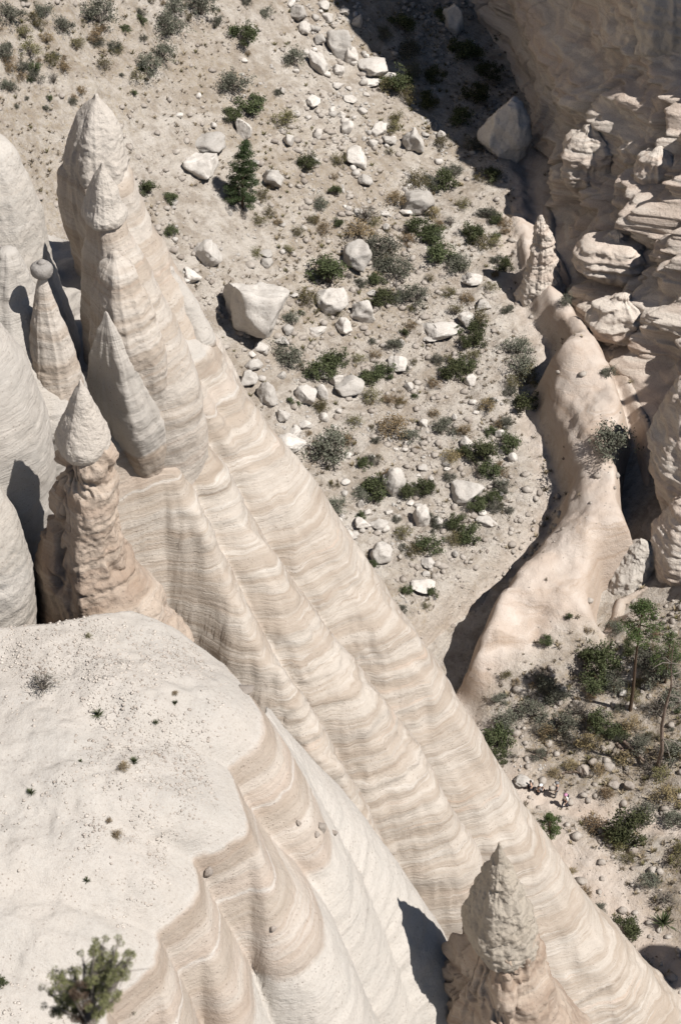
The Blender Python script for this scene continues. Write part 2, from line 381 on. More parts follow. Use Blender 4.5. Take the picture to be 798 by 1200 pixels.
# decide which sign is the picture-left side of the channel
_t = on_base(560, 600)[:2]; _q = seg_dist(np.array([_t[0]]), np.array([_t[1]]), CHW); SIDE = float(_q[1][0])
_t = on_base(690, 600)[:2]; _q2 = seg_dist(np.array([_t[0]]), np.array([_t[1]]), SLW)
assert abs(_q2[1][0]) == 1
if _q2[1][0] != SIDE: print('SIDE mismatch', SIDE, _q2[1][0])

x0, x1, y0, y1, dg = -62, 46, 44, 214, .22
gx = np.arange(x0, x1, dg); gy = np.arange(y0, y1, dg)
GX, GY = np.meshgrid(gx, gy, indexing='ij')
GZ, ROCK, HILL = ground_z(GX, GY, True)
def gz(x, y):
    x = np.asarray(x, float); y = np.asarray(y, float)
    u = np.clip((x-x0)/dg, 0, len(gx)-1.001); v = np.clip((y-y0)/dg, 0, len(gy)-1.001)
    i = u.astype(int); j = v.astype(int); a = u-i; b = v-j
    return (GZ[i,j]*(1-a)*(1-b)+GZ[i+1,j]*a*(1-b)+GZ[i,j+1]*(1-a)*b+GZ[i+1,j+1]*a*b)
def hit(px, py, f=None, t0=40, t1=330, n=4000):
    f = f or gz
    d = ray(px, py); t = np.linspace(t0, t1, n)
    q = HC + d[2]*t - f(d[0]*t, d[1]*t)
    i = int(np.argmax(q < 0))
    if i == 0: return None
    a = q[i-1]/(q[i-1]-q[i]); tt = t[i-1]+a*(t[i]-t[i-1])
    return np.array([d[0]*tt, d[1]*tt, HC+d[2]*tt])
gyv, gxv = np.gradient(GZ, dg, dg)[1], np.gradient(GZ, dg, dg)[0]
STEEP = sstep(.9, 2.2, np.hypot(gxv, gyv))
BRUSH = np.clip(sstep(92, 80, GY)*sstep(8, 14, GX)*(1-ROCK) + .95*HILL*sstep(128, 165, GY)*sstep(-.55, .15, fbm((GX*.8+GY*.4)*.15, (GY*.8-GX*.4)*.04, 9, 3, 52)) + .45*sstep(-.1, .5, fbm(GX*.08, GY*.08, 5, 2, 51)), 0, 1)
V = np.stack([GX, GY, GZ], -1).reshape(-1, 3)
go = mesh_np('canyon_ground', V, grid_faces(len(gx), len(gy)), M['ground'])
ca = go.data.color_attributes.new('soil', 'FLOAT_COLOR', 'POINT')
ca.data.foreach_set('color', np.stack([ROCK, BRUSH, STEEP, np.ones_like(ROCK)], -1).astype(np.float32).ravel())
tag(go, kind='structure', label='pale sandy canyon floor with a winding wash and smooth rock tongue')
# the wide land round the canyon, out to the horizon
X, Y = np.meshgrid(np.concatenate([np.linspace(-1500,-62,14), np.linspace(-50,46,9), np.linspace(60,1500,14)]),
                   np.concatenate([np.linspace(-800,44,10), np.linspace(60,200,9), np.linspace(213.5,2500,16)]), indexing='ij')
def far_z(x, y):
    return base_z(x, y) - .8 + 0*x
FZ = far_z(X, Y) - 2.0*((X > -60)&(X < 44)&(Y > 46)&(Y < 212))
FZ = np.where((np.abs(X) > 70) | (Y > 240) | (Y < 30), np.minimum(FZ, 30), FZ) 
fo = mesh_np('terrain', np.stack([X, Y, FZ], -1).reshape(-1, 3), grid_faces(X.shape[0], X.shape[1]), M['ground'])
tag(fo, kind='structure')

# ------------------------------------------------------------------ fluted rock: each flute is a nose line and a curvature
def flute(x, y, pts, k, up=1.4, wob=0.):
    """pts: (px,py,y or ('z',z)) down the nose"""
    N = np.array([at_z(p[0], p[1], p[3]) if len(p) == 4 else at_y(*p) for p in pts])
    xs, ys, zs = N[:,0], N[:,1], N[:,2]
    yc = np.interp(x, xs, ys)
    kk = k
    t = x + kk*(y-yc)**2/(1+.06*np.abs(y-yc)) + wob
    z = np.interp(t, xs, zs)
    z = np.where(t < xs[0], zs[0]+(xs[0]-t)*up, z)
    sl = (zs[-2]-zs[-1])/(xs[-1]-xs[-2])
    z = np.where(t > xs[-1], zs[-1]-(t-xs[-1])*sl, z)
    return z
def hf_object(name, x0, x1, y0, y1, dg, f, mat, keep, ledge=.1, parent=None):
    xs = np.arange(x0, x1, dg); ys = np.arange(y0, y1, dg)
    X, Y = np.meshgrid(xs, ys, indexing='ij'); Z = f(X, Y)
    gxx = np.gradient(Z, dg, axis=0); gyy = np.gradient(Z, dg, axis=1); g = np.hypot(gxx, gyy)+1e-6
    st = sstep(.5, 1.2, g)
    w = .8*vn(X*.1, Y*.1, Z*.1, 91)
    l = (.8*vn(X*.03, Y*.03, (Z+w)*1.6, 41) + .8*vn(X*.04, Y*.04, (Z+w)*3.9, 42) + .6*vn(X*.06, Y*.06, (Z+w)*8.5, 43))*ledge*st*(.35+.65*sstep(-.4,.4,vn(X*.12,Y*.12,Z*.18,44)))
    rough = .05*fbm(X*1.1, Y*1.1, Z*1.1, 4, 55)
    nx, ny = -gxx/g, -gyy/g
    V = np.stack([X+nx*(l+rough*st), Y+ny*(l+rough*st), Z+rough*(1-st)*.6], -1).reshape(-1, 3)
    Fq = grid_faces(len(xs), len(ys))
    kp = keep(X, Y, Z).reshape(-1)
    Fq = Fq[kp[Fq].any(axis=1)]
    used = np.unique(Fq); rm = np.full(len(V), -1); rm[used] = np.arange(len(used))
    o = mesh_np(name, V[used], rm[Fq], mat, parent)
    return o
def wall_z(x, y):
    wb = .45*fbm(x*.22, y*.22, 0, 3, 61) + .16*fbm(x*.9, y*.9, 1, 3, 62)
    # small secondary flutes
    A = flute(x, y, [(245,400,73.5),(290,470,72.5),(350,550,71.5),(450,700,69),(530,820,67),(600,930,65),(690,1060,63),(790,1170,61.5),(860,1250,60.5)], .22, .9, wb)
    A2= flute(x, y, [(150,330,71),(238,455,70.8),(300,560,69.9),(385,690,67.8),(480,835,65.6),(560,950,64.0),(650,1085,62.2),(740,1200,61.)], .6, .9, wb)
    T = flute(x, y, [(215,478,68.5),(262,550,67.3),(300,620,66),(352,700,64.6),(430,800,62.8),(500,900,61.4),(560,1000,60),(665,1200,58)], .33, 1.6, wb)
    C = flute(x, y, [(190,500,66),(232,585,64.6),(268,665,63),(325,770,61),(395,900,58.6),(460,1030,56.8),(560,1230,55)], .45, 1.6, wb)
    G = flute(x, y, [(80,560,61),(130,640,60),(200,740,58),(290,880,55.8),(380,1040,54),(470,1200,52)], .5, 1.6, wb)
    z = smax(smax(A, A2, .35), smax(T, C, .5), .2)
    z = smax(z, G, .5)
    return np.minimum(z, 43.+.5*fbm(x*.4, y*.4, 2, 3, 63))
fluted = hf_object('fluted_rock_wall', -26, 30, 44, 86, .12, wall_z, M['wall'], lambda X,Y,Z: Z > base_z(X,Y)-2.5, ledge=.12)
tag(fluted, 'long banded tan and cream rock wall of flutes sloping from the spires to the canyon floor', 'rock wall')

def nose(x, y, pts, k, wb, kf=.13):
    N = np.array([at_z(p[0], p[1], p[3]) for p in pts]); xs, ys, zs = N[:,0], N[:,1], N[:,2]
    t = np.linspace(0, 1, 40); ti = np.linspace(0, 1, len(xs))
    sm = lambda v: np.convolve(np.pad(np.interp(t, ti, v), 3, 'edge'), np.ones(7)/7, 'valid')
    X2, Y2, Z2 = sm(xs), sm(ys), sm(zs); Z2[0] = 40.; X2[0] = xs[0]
    ds_ = y-np.interp(x, X2, Y2); dy = np.abs(ds_)
    kk = np.interp(x, [X2[0]-.3, X2[0]+2.6], [k, .24])
    q = x + np.where(ds_ < 0, kk, kf)*dy**2/(1+.08*dy) + wb
    z = np.interp(q, X2, Z2); sl = (Z2[-4]-Z2[-1])/(X2[-1]-X2[-4])
    z = np.where(q > X2[-1], Z2[-1]-(q-X2[-1])*sl, z)
    sdist = np.maximum(X2[0]-q, 0)
    return np.where(q < X2[0], 40+3.9*(1-np.exp(-sdist/4.2)), z)
def terr_z(x, y):
    wb = .20*fbm(x*.3, y*.3, 0, 2, 71)
    T = 43.9 + 0*x + .30*fbm(x*.25, y*.25, 4, 3, 73)
    det = .22*fbm(x*.35, y*.35, 4, 3, 75) + .05*fbm(x*2.5, y*2.5, 4, 3, 74)
    fl = [([(305,860,0,40),(350,925,0,37),(400,1015,0,33.3),(448,1100,0,28.5),(520,1240,0,20)], .42),
          ([(290,960,0,40),(318,1030,0,37.5),(385,1095,0,34.3),(432,1200,0,29.6),(480,1300,0,24)], .60),
          ([(232,1045,0,40),(258,1110,0,37.6),(300,1190,0,34.5),(345,1280,0,30)], .55),
          ([(182,1125,0,40),(215,1200,0,37.5),(250,1280,0,34.5),(290,1370,0,30)], .55),
          ([(130,1210,0,40),(160,1290,0,37.5),(190,1370,0,34.5)], .33),
          ([(80,1300,0,40),(110,1380,0,37.5),(150,1460,0,34.5)], .33)]
    z = np.full(x.shape, -99.)
    for p, k in fl:
        q = nose(x, y, p, k, wb); z = smax(z, q, .22)
    z = z + det*sstep(40.2, 41.5, z)
    f0 = flute(x, y, [(330,870,0,37.2),(395,945,0,33),(455,1015,0,29.3),(520,1110,0,24.4),(570,1210,0,19),(650,1400,0,9)], .16, 1.7, wb*.6)
    f0 = np.minimum(f0, 38.6)
    z = smax(z, f0, .1)
    # keeps the terrace from running on behind its crest
    crest = np.array([at_z(*a)[:2] for a in [(-300,745,43.6),(0,738,43.6),(60,732,43.5),(150,710,43.3),(200,735,42.6),(270,800,41.2),(300,845,40.5)]])
    yc = np.interp(x, crest[:,0], crest[:,1])
    z = smin(z, T, .8)
    back = np.where(x < crest[-1,0]+.2, 43.9-np.maximum(y-yc-.0, 0)**1.3*1.6, 99)
    return np.where((x < crest[-1,0]+.2) & (y > yc-.6), smin(z, back, .4), z)
terrace = hf_object('rock_terrace', -24, 16, 22, 56, .09, terr_z, M['terrace'], lambda X,Y,Z: Z > 8, ledge=.05)
tag(terrace, 'broad pale rounded rock terrace with scalloped edge and dry tufts at the lower left', 'rock terrace')
def near_z(x, y): return np.maximum(terr_z(x, y), wall_z(x, y))

# ------------------------------------------------------------------ lofted hoodoos
def loft(name, lv, mat, parent=None, na=160, nz=140, amp=.06, freq=.9, gul=.0, ledge=.04, seed=1, close=True, extra=None, facets=()):
    """lv: (left px, right px, row px, y depth, depth ratio) from tip to foot"""
    C = []; R = []; Q = []
    for l in lv:
        c = at_y((l[0]+l[1])/2, l[2], l[3]); C.append(c); R.append((l[1]-l[0])/2*depth(c)/F); Q.append(l[4] if len(l) > 4 else 1.)
    C = np.array(C); R = np.array(R); Q = np.array(Q)
    r0 = R[0]; hat = []
    for q in (.0, .35, .65, .88):
        hat.append((C[0]+np.array([0, 0, .75*r0*math.sqrt(1-q*q)]), r0*q+.004))
    C = np.vstack([[h[0] for h in hat], C]); R = np.concatenate([[h[1] for h in hat], R]); Q = np.concatenate([[Q[0]]*4, Q])
    s = np.concatenate([[0], np.cumsum(np.linalg.norm(np.diff(C, axis=0), axis=1)+.5*np.abs(np.diff(R)))])
    t = np.linspace(0, s[-1], nz)
    def I(v):
        # catmull-rom through the keys, kept from overshooting
        m = np.gradient(v, s); i = np.clip(np.searchsorted(s, t, side='right')-1, 0, len(s)-2)
        h = s[i+1]-s[i]; u = (t-s[i])/h
        y = (2*u**3-3*u**2+1)*v[i]+(u**3-2*u**2+u)*h*m[i]+(-2*u**3+3*u**2)*v[i+1]+(u**3-u**2)*h*m[i+1]
        lo = np.minimum(v[i], v[i+1]); hi = np.maximum(v[i], v[i+1]); return np.clip(y, lo, hi)
    cx, cy, cz, r, q = I(C[:,0]), I(C[:,1]), I(C[:,2]), I(R), I(Q)
    a = np.linspace(0, 2*np.pi, na, endpoint=False)
    A, Cx = np.meshgrid(a, cx, indexing='ij'); Cy = np.broadcast_to(cy, A.shape); Cz = np.broadcast_to(cz, A.shape); Rr = np.broadcast_to(r, A.shape); Qq = np.broadcast_to(q, A.shape)
    ca, sa = np.cos(A), np.sin(A)
    fm = np.ones_like(A)*1.02
    for ph, dc in facets:
        cc = np.cos(A-math.radians(ph)); lim = np.where(cc > .05, dc/np.maximum(cc, .05), 9.)
        fm = -np.log(np.exp(-13*fm)+np.exp(-13*np.minimum(lim, 4)))/13
    if not facets: fm = np.ones_like(A)
    if facets:
        ex_ = (np.cos(a)*fm[:,0]); mx, mn = ex_.max(), ex_.min(); hf, mdl = (mx-mn)/2, (mx+mn)/2
        fm = fm + .035*vn(ca*4, sa*4, Cz*.7, seed+2)*(fm < .99)
        ca = (ca*fm-mdl)/hf; sa = sa*fm/hf
    X = Cx+Rr*ca; Y = Cy+Rr*Qq*sa; Z = Cz
    d = amp*fbm(X*freq, Y*freq, Z*freq, 4, seed) + .3*amp*fbm(X*freq*5, Y*freq*5, Z*freq*5, 3, seed+9)
    if gul: d = d + gul*ridged(ca*2.3+seed, sa*2.3, Z*.10, 2, seed+3)*np.minimum(1, Rr)
    w = vn(X*.2, Y*.2, Z*.2, 91)
    if ledge: d = d + ledge*(vn(X*.04, Y*.04, (Z+w)*2.3, 41)+.7*vn(X*.05, Y*.05, (Z+w)*5.2, 42))
    d = d*np.minimum(1, Rr/.5)
    if extra is not None: d = d + extra(X, Y, Z, A)
    X = X+d*ca; Y = Y+d*sa; Z = Z + .25*d*np.sin(3*A+Z)*.5
    Vt = np.stack([X, Y, Z], -1).reshape(-1, 3)
    n = len(Vt); Vt = np.vstack([Vt, [X[:,0].mean(), Y[:,0].mean(), Z[:,0].mean()], [cx[-1], cy[-1], cz[-1]]])
    Fq = grid_faces(na, nz, True)
    i = np.arange(na); j = (i+1) % na
    top = np.stack([j*nz, i*nz, np.full(na, n), np.full(na, n)], -1); bot = np.stack([i*nz+nz-1, j*nz+nz-1, np.full(na, n+1), np.full(na, n+1)], -1)
    me_faces = Fq.tolist() + [f[:3] for f in top.tolist()] + [f[:3] for f in bot.tolist()]
    me = bpy.data.meshes.new(name); me.from_pydata(Vt.tolist(), [], me_faces)
    me.polygons.foreach_set('use_smooth', np.ones(len(me.polygons), dtype=bool)); me.update(); me.materials.append(mat)
    return link(bpy.data.objects.new(name, me), parent)
def rt(lv): return lv
def hoodoo(label, parts, base, group=None):
    """parts: list of (name, levels, mat, kwargs)"""
    t = empty('hoodoo', tuple(base)); tag(t, label, 'hoodoo', group)
    for nm, lv, m, kw in parts:
        o = loft(nm, lv, m, None, **kw); o.parent = t; o.matrix_parent_inverse = Matrix.Translation(-Vector(base))
    return t
# farthest big spire
hoodoo('tall blunt rock spire with brown shaded left flank, highest of all at the upper left', [
    ('shaft', [(84,142,190,75.5,.9),(70,155,203,75.4,.95),(66,164,230,75.3,.95),(70,176,262,75.1,.95),(80,196,300,74.9,.95),(88,222,345,74.6,.9),(94,252,400,74.0,.8),(96,278,450,73.6,.75),(98,290,500,73.8,.75),(100,296,560,74.2,.7)], M['spire'], dict(seed=3, gul=.05, ledge=.035, amp=.09, facets=[(-145,.58)])),
    ('cap', [(110,116,112,75.8),(98,124,124,75.8),(84,139,150,75.7),(76,148,180,75.6),(75,152,200,75.5),(84,147,208,75.4),(104,130,211,75.3)], M['cap'], dict(seed=5, amp=.10, gul=.05, ledge=0, facets=[(-150,.72)]))], at_y(150, 400, 74))
hoodoo('slender pointed spire with a conical cap and thin shadow line under it, upper left', [
    ('shaft', [(110,138,248,67,.9),(103,144,257,67,.95),(100,152,276,67,1.),(97,167,300,67,1.),(95,186,340,67,1.),(95,208,385,67,.95),(96,228,430,66.9,.85),(98,240,480,67.,.8),(104,244,530,67.4,.8),(112,246,590,68.,.8),(118,246,650,68.5,.8)], M['spire'], dict(seed=8, gul=.04, ledge=.03, amp=.07, facets=[(-142,.66)])),
    ('cap', [(118.5,121.5,191,67),(111,128,205,67),(104,138,222,67),(98,144,240,67),(95.,149,250,67),(97,148,257,67),(104,142,261,67)], M['cap'], dict(seed=9, amp=.05, gul=.03, ledge=0, freq=1.6, facets=[(-150,.75)]))], at_y(150, 480, 66.6))
hoodoo('stubby rounded rock lobe with rough underside, just below the slender capped spire', [
    ('shaft', [(126,144,300,65.6,.9),(118,156,310,65.5,.9),(110,166,335,65.4,.9),(106,180,365,65.3,.9),(106,189,392,65.2,.9),(106,193,408,65.2,.85),(108,196,430,65.2,.8),(108,200,470,65.8,.8),(110,200,520,66.4,.8)], M['spire'], dict(seed=12, gul=.05, amp=.08, ledge=.035, facets=[(-145,.72)]))], at_y(145, 500, 65))
hoodoo('narrow fin of rock ending in a bright white tooth, beside the capped pillar', [
    ('shaft', [(122,127,366,63.9,.7),(116,137,385,63.9,.75),(108,153,415,64.0,.8),(102,169,448,64.2,.85),(98,184,480,64.5,.85),(97,194,502,65.0,.85),(97,203,530,65.9,.85),(98,210,560,66.9,.85),(100,214,600,68.3,.8),(104,214,650,70,.8)], M['wall'], dict(seed=15, gul=.05, amp=.08, ledge=.03, facets=[(-128,.52)]))], at_y(148, 590, 63.6))
hoodoo('pale rock tooth hanging between two banded flutes, right of the white fin', [
    ('shaft', [(166,178,380,67.8,.8),(162,192,408,67.8,.8),(160,206,440,67.9,.8),(166,218,472,68.,.8),(170,217,484,69.,.8),(176,214,510,71,.75)], M['wall'], dict(seed=17, amp=.07, ledge=.02, facets=[(-120,.6)])),], at_y(205, 580, 66.8))
hoodoo('pale rock tooth on the farthest flute, under the tall blunt spire', [
    ('shaft', [(182,206,318,74.6,.8),(184,226,345,74.3,.8),(190,243,375,73.9,.8),(204,252,398,73.5,.8),(212,252,410,74.2,.75),(220,250,425,76,.7)], M['wall'], dict(seed=19, amp=.07, ledge=.02, facets=[(-110,.7)])),], at_y(250, 490, 72.4))
# capped pillar
def gouge(X, Y, Z, A):
    m = sstep(50.2, 48.6, Z)
    w = .5*fbm(X*.8, Y*.8, Z*.8, 2, 20)
    g = ridged(np.cos(A)*1.1+Z*.42+w, np.sin(A)*1.1+.4*w, Z*.22, 2, 23)
    mid = sstep(38.5, 42, Z)*sstep(.2, -.35, np.cos(A+.15))
    lump = .17*fbm(X*.75, Y*.75, Z*.6, 3, 28)
    pit = -.30*np.exp(-(((A-math.radians(290))/.16)**2+((Z-48.35)/.28)**2)) - .16*np.exp(-(((A-math.radians(312))/.1)**2+((Z-47.9)/.12)**2))
    return m*(lump - .50*sstep(.35, 1.15, g)*mid - .16*sstep(.75, 1.3, g)) + pit
hoodoo('brown gouged rock pillar with a large conical grey cap, above the terrace at left', [
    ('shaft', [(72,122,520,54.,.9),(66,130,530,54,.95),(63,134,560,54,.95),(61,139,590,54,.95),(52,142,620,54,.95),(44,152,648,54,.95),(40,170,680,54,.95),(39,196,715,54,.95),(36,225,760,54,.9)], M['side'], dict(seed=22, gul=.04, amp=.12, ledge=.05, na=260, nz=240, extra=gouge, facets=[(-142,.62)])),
    ('cap', [(93,96,446,54.),(86,104,460,54),(78,114,480,54),(69,124,500,54),(64,130,514,54),(66,129,524,54),(76,120,531,54),(90,106,533,54)], M['cap'], dict(seed=24, amp=.05, ledge=0, freq=1.6, facets=[(-150,.85)]))], at_y(110, 740, 54))
# mushroom rock
hoodoo('thin rock neck balancing a small rounded grey capstone, far left', [
    ('shaft', [(46,55,324,61.5),(44,57,332,61.5),(41,62,345,61.5),(38,72,370,61.5),(36,84,400,61.5),(34,94,435,61.5),(36,102,480,61.5),(36,108,520,61.5)], M['spire'], dict(seed=26, gul=.05, amp=.05, ledge=.02)),
    ('cap', [(44,55,308,61.5),(38,60,310,61.5),(35,63,315,61.5),(37,63,320,61.5),(42,60,324,61.5),(47,55,325,61.5)], M['capgrey'], dict(seed=27, amp=.05, ledge=0, na=60, nz=40))], at_y(70, 500, 61.5))
# pale domes along the left edge
hoodoo('tall white dome of rock cut off by the left edge of the picture', [
    ('shaft', [(-30,-8,158,69),(-50,10,170,69),(-62,28,200,69),(-70,44,240,69),(-75,54,285,69),(-80,66,330,69),(-85,84,380,68.5),(-90,104,440,68),(-90,120,500,68)], M['dome'], dict(seed=31, gul=.08, amp=.07, ledge=.02))], at_y(-10, 480, 68))
hoodoo('smooth pale rock lobe with a white lower tip, left of the capped pillar', [
    ('shaft', [(-5,25,300,63),(-20,42,340,63),(-28,62,385,62.6),(-30,82,425,62.2),(-30,98,455,61.8),(-30,104,478,61.6),(-24,98,492,61.6),(-20,92,530,61.6),(-20,96,600,61.6)], M['wall'], dict(seed=33, gul=.06, amp=.07, ledge=.04))], at_y(30, 560, 61.6))
hoodoo('wide smooth white rock dome with a rippled lower rim at the left edge', [
    ('shaft', [(-70,-30,350,58),(-110,0,390,58),(-120,25,425,58),(-120,43,465,58),(-120,56,500,58),(-120,62,540,58),(-120,66,600,58),(-120,70,700,58)], M['wall'], dict(seed=35, gul=.04, amp=.06, ledge=.02))], at_y(-30, 660, 58))
hoodoo('low pale rock shoulder between the terrace and the dark gap at left', [
    ('shaft', [(-60,-30,548,53),(-75,-4,572,53),(-80,14,600,53),(-85,30,640,53),(-85,38,680,53),(-85,41,730,53),(-85,46,800,53)], M['dome'], dict(seed=37, gul=.04, amp=.06, ledge=.02))], at_y(-20, 760, 53))
# lone hoodoo
def lgouge(X, Y, Z, A):
    m = sstep(29.6, 28.6, Z)
    w = .4*fbm(X, Y, Z, 2, 80)
    g = ridged(np.cos(A)*1.6+.3*Z+w, np.sin(A)*1.6, Z*.22, 3, 83)
    fr = sstep(.75, .1, np.cos(A))
    hole = -.40*np.exp(-(((A-math.radians(243))/.2)**2+((Z-28.3)/.35)**2)) - .3*np.exp(-(((A-math.radians(272))/.22)**2+((Z-27.9)/.2)**2))
    return m*(-.42*sstep(.5, 1.3, g)*fr + .16*fbm(X*1.1, Y*1.1, Z*.8, 3, 85) - .16*sstep(.25, .8, vn(X*2.2, Y*2.2, Z*1.4, 84))*fr) + hole
hoodoo('lone hoodoo with a dark lichened pointed cap, half in shade at the bottom', [
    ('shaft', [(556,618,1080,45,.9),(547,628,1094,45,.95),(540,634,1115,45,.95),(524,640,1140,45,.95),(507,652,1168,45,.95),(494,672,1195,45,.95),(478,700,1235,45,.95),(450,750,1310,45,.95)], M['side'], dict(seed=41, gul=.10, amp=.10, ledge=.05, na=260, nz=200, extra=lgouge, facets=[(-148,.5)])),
    ('cap', [(583.5,587,989,45),(579,592,1002,45),(569,600,1020,45),(557,611,1043,45),(547,621,1066,45),(543,628,1088,45),(548,629,1100,45),(562,622,1110,45),(585,606,1113,45)], M['capdark'], dict(seed=43, amp=.13, gul=.05, ledge=0, freq=1.7, facets=[(-155,.8)]))], at_y(590, 1290, 45))

# ------------------------------------------------------------------ right-hand cliff : a sheet that rises from the slot
CB = [(470,-70),(548,5),(590,70),(612,128),(622,190),(645,282),(668,332),(690,368),(714,404),(737,446),(757,492),(772,540),(800,600),(850,700),(930,860)]
CBW = polyw(CB)
cu = np.concatenate([[0], np.cumsum(np.linalg.norm(np.diff(CBW, axis=0), axis=1))])
nu, nvv = 620, 420
u = np.linspace(0, cu[-1], nu); bx = np.interp(u, cu, CBW[:,0]); by = np.interp(u, cu, CBW[:,1])
ker = np.ones(15)/15
bx = np.convolve(np.pad(bx, 7, 'edge'), ker, 'valid'); by = np.convolve(np.pad(by, 7, 'edge'), ker, 'valid')
SLOPE = np.interp(u, cu, np.radians([80,80,80,80,75,63,55,51,50,50,52,54,56,58,58]))   # steepness of the lower 20 m
SLOPE2 = np.interp(u, cu, np.radians([82,82,82,82,79,66,55,53,52,52,53,54,56,58,58]))
HT = np.interp(u, cu, [56,56,56,56,54,46,38,36,36,36,38,40,42,44,44])
U, T = np.meshgrid(np.arange(nu), np.linspace(0, 1, nvv), indexing='ij')
Hh = HT[U]*T**1.15
g0 = base_z(bx, by)-1.6
Zc = g0[:,None]+Hh
lo = np.minimum(Hh, 18); hi = np.maximum(Hh-18, 0)
off = lo/np.tan(SLOPE)[:,None] + hi/np.tan(SLOPE2)[:,None]
nxx = np.full(nu, .97); nyy = np.full(nu, .24)
UU = u[U]
w1 = fbm(UU*.07, Zc*.07, 0, 3, 101); w2 = fbm(UU*.25, Zc*.25, 0, 4, 102)
# blocky ledges
zl = Zc + 1.5*vn(UU*.06, 0, 0, 103)
led = vn(UU*.03, zl*.33, 0, 104)*1.3 + vn(UU*.10, zl*.8, 0, 105)*.6 + .16*vn(UU*.05, zl*3.0, 0, 106) + .08*vn(UU*.05, zl*7., 0, 108)
crack = -np.exp(-(np.abs(vn(UU*.16+.25*w2, Zc*.03, 0, 107))/.06)**2)*.9
disp = 1.5*w1 + .45*w2 + led*sstep(0, 3, Hh) + crack
low_ = sstep(cu[3]-4, cu[5]+4, UU)           # the blocky part starts beyond the smooth alcove
cu_ = UU*.30+1.1*vn(UU*.15, Zc*.15, 0, 120); cz_ = Zc*.36+1.0*vn(UU*.2, Zc*.2, 0, 121)
ci, cj = np.floor(cu_).astype(np.int64), np.floor(cz_).astype(np.int64)
fu, fz = cu_-ci, cz_-cj
blk = _h(ci, cj, 0*ci, 122)*sstep(0,.05,fu)*sstep(1,.95,fu)*sstep(0,.07,fz)*sstep(1,.93,fz)
cu2, cz2 = UU*.75+.6*w2, Zc*.85+.5*w1
c2, d2_ = np.floor(cu2).astype(np.int64), np.floor(cz2).astype(np.int64)
blk2 = _h(c2, d2_, 0*c2, 123)*sstep(0,.12,cu2-c2)*sstep(1,.88,cu2-c2)*sstep(0,.12,cz2-d2_)*sstep(1,.88,cz2-d2_)
# terraced profile: steep risers and gentle treads
ph = Zc/5.2+.45*vn(UU*.05, Zc*.05, 0, 124); fr_ = ph-np.floor(ph)
tread = (np.where(fr_ < .72, fr_/.72, (1-fr_)/.28)-.5)*1.9
sw = UU/11.+.35*vn(UU*.08, Zc*.12, 0, 126); sw = sw-np.floor(sw); saw = (np.where(sw < .86, sw/.86, (1-sw)/.14)-.5)*2.6
sw2 = UU/3.7+.6*vn(UU*.12, Zc*.25, 0, 127); sw2 = sw2-np.floor(sw2); saw = saw+(np.where(sw2 < .8, sw2/.8, (1-sw2)/.2)-.5)*1.1
disp = disp + saw*low_ + (.8*blk + .60*blk2)*(.25+.75*low_) + tread*low_
off = off - disp*sstep(0, 2, Hh)
Xc = bx[:,None]+nxx[:,None]*off; Yc = by[:,None]+nyy[:,None]*off*.2
# broken crest that casts the floor shadow
Zc = Zc + sstep(.85, 1, T)*1.5*fbm(UU*.3, 0, 0, 3, 109)
# plateau behind the crest
Vc = np.stack([Xc, Yc, Zc], -1)
rim = Vc[:, -1, :]
ex = [rim + np.array([d, 0, dz]) for d, dz in ((1.5,.5),(6,1.),(20,1.5),(60,2))]
Vc = np.concatenate([Vc] + [e[:,None,:] for e in ex], axis=1)
cliff = mesh_np('cliff', Vc.reshape(-1,3), grid_faces(nu, nvv+4), M['cliff'])
tag(cliff, 'tall brown and cream layered cliff, partly in shadow, filling the upper right corner', 'cliff')
_pv = Vc.reshape(-1,3); _dz = _pv[:,1]*CP+(HC-_pv[:,2])*SP
_px = 399+F*_pv[:,0]/_dz; _py = 600-F*(_pv[:,1]*SP-(HC-_pv[:,2])*CP)/_dz
def cliff_at(px, py, r=5):
    m = (np.abs(_px-px) < r) & (np.abs(_py-py) < r) & (_dz > 0); i = np.where(m)[0]
    return _pv[i[np.argmin(_dz[i])]] if len(i) else None
def knob(px, py, w, h, label, seed, mat='cliff'):
    c = cliff_at(px, py)
    if c is None: print('no cliff at', px, py); return
    y = c[1]+w/2*depth(c)/F*.35
    hoodoo(label, [('shaft', [(px-w*.12, px+w*.12, py-h*.5, y, .8), (px-w*.36, px+w*.36, py-h*.36, y, .8), (px-w*.48, px+w*.5, py-h*.08, y, .8), (px-w*.5, px+w*.5, py+h*.25, y, .8), (px-w*.36, px+w*.4, py+h*.5, y+.6, .8), (px-w*.2, px+w*.2, py+h*.7, y+3, .8)], M[mat], dict(seed=seed, amp=.45, freq=.5, ledge=.14, gul=.15, na=120, nz=90, facets=[(-100,.75),(-20,.8)]))], c)
knob(790, 25, 84, 110, 'bright white sunlit rock shelf in the top right corner above the brown cliff', 201, 'dome')
knob(692, 185, 66, 70, 'blocky cream rock outcrop catching the sun in the middle of the shaded cliff', 202)
knob(722, 300, 90, 46, 'sunlit layered ledge crossing the cliff above the winding slot', 203)
knob(772, 205, 50, 60, 'brown rock bulge high on the cliff near the right edge', 204)
knob(730, 372, 70, 46, 'lit square block of layered rock low on the cliff', 205)
hoodoo('rounded striped rock buttress at the right edge beside the dark slot', [
    ('shaft', [(815,850,440,104,1.),(795,880,462,104,1.),(776,900,490,104,1),(766,915,520,103.5,1),(768,930,550,103,1),(776,940,580,102.6,1),(790,950,620,102,1),(800,960,660,102,1)], M['cliff'], dict(seed=51, gul=.3, amp=.35, ledge=.15, freq=.4))], at_y(860, 640, 102))
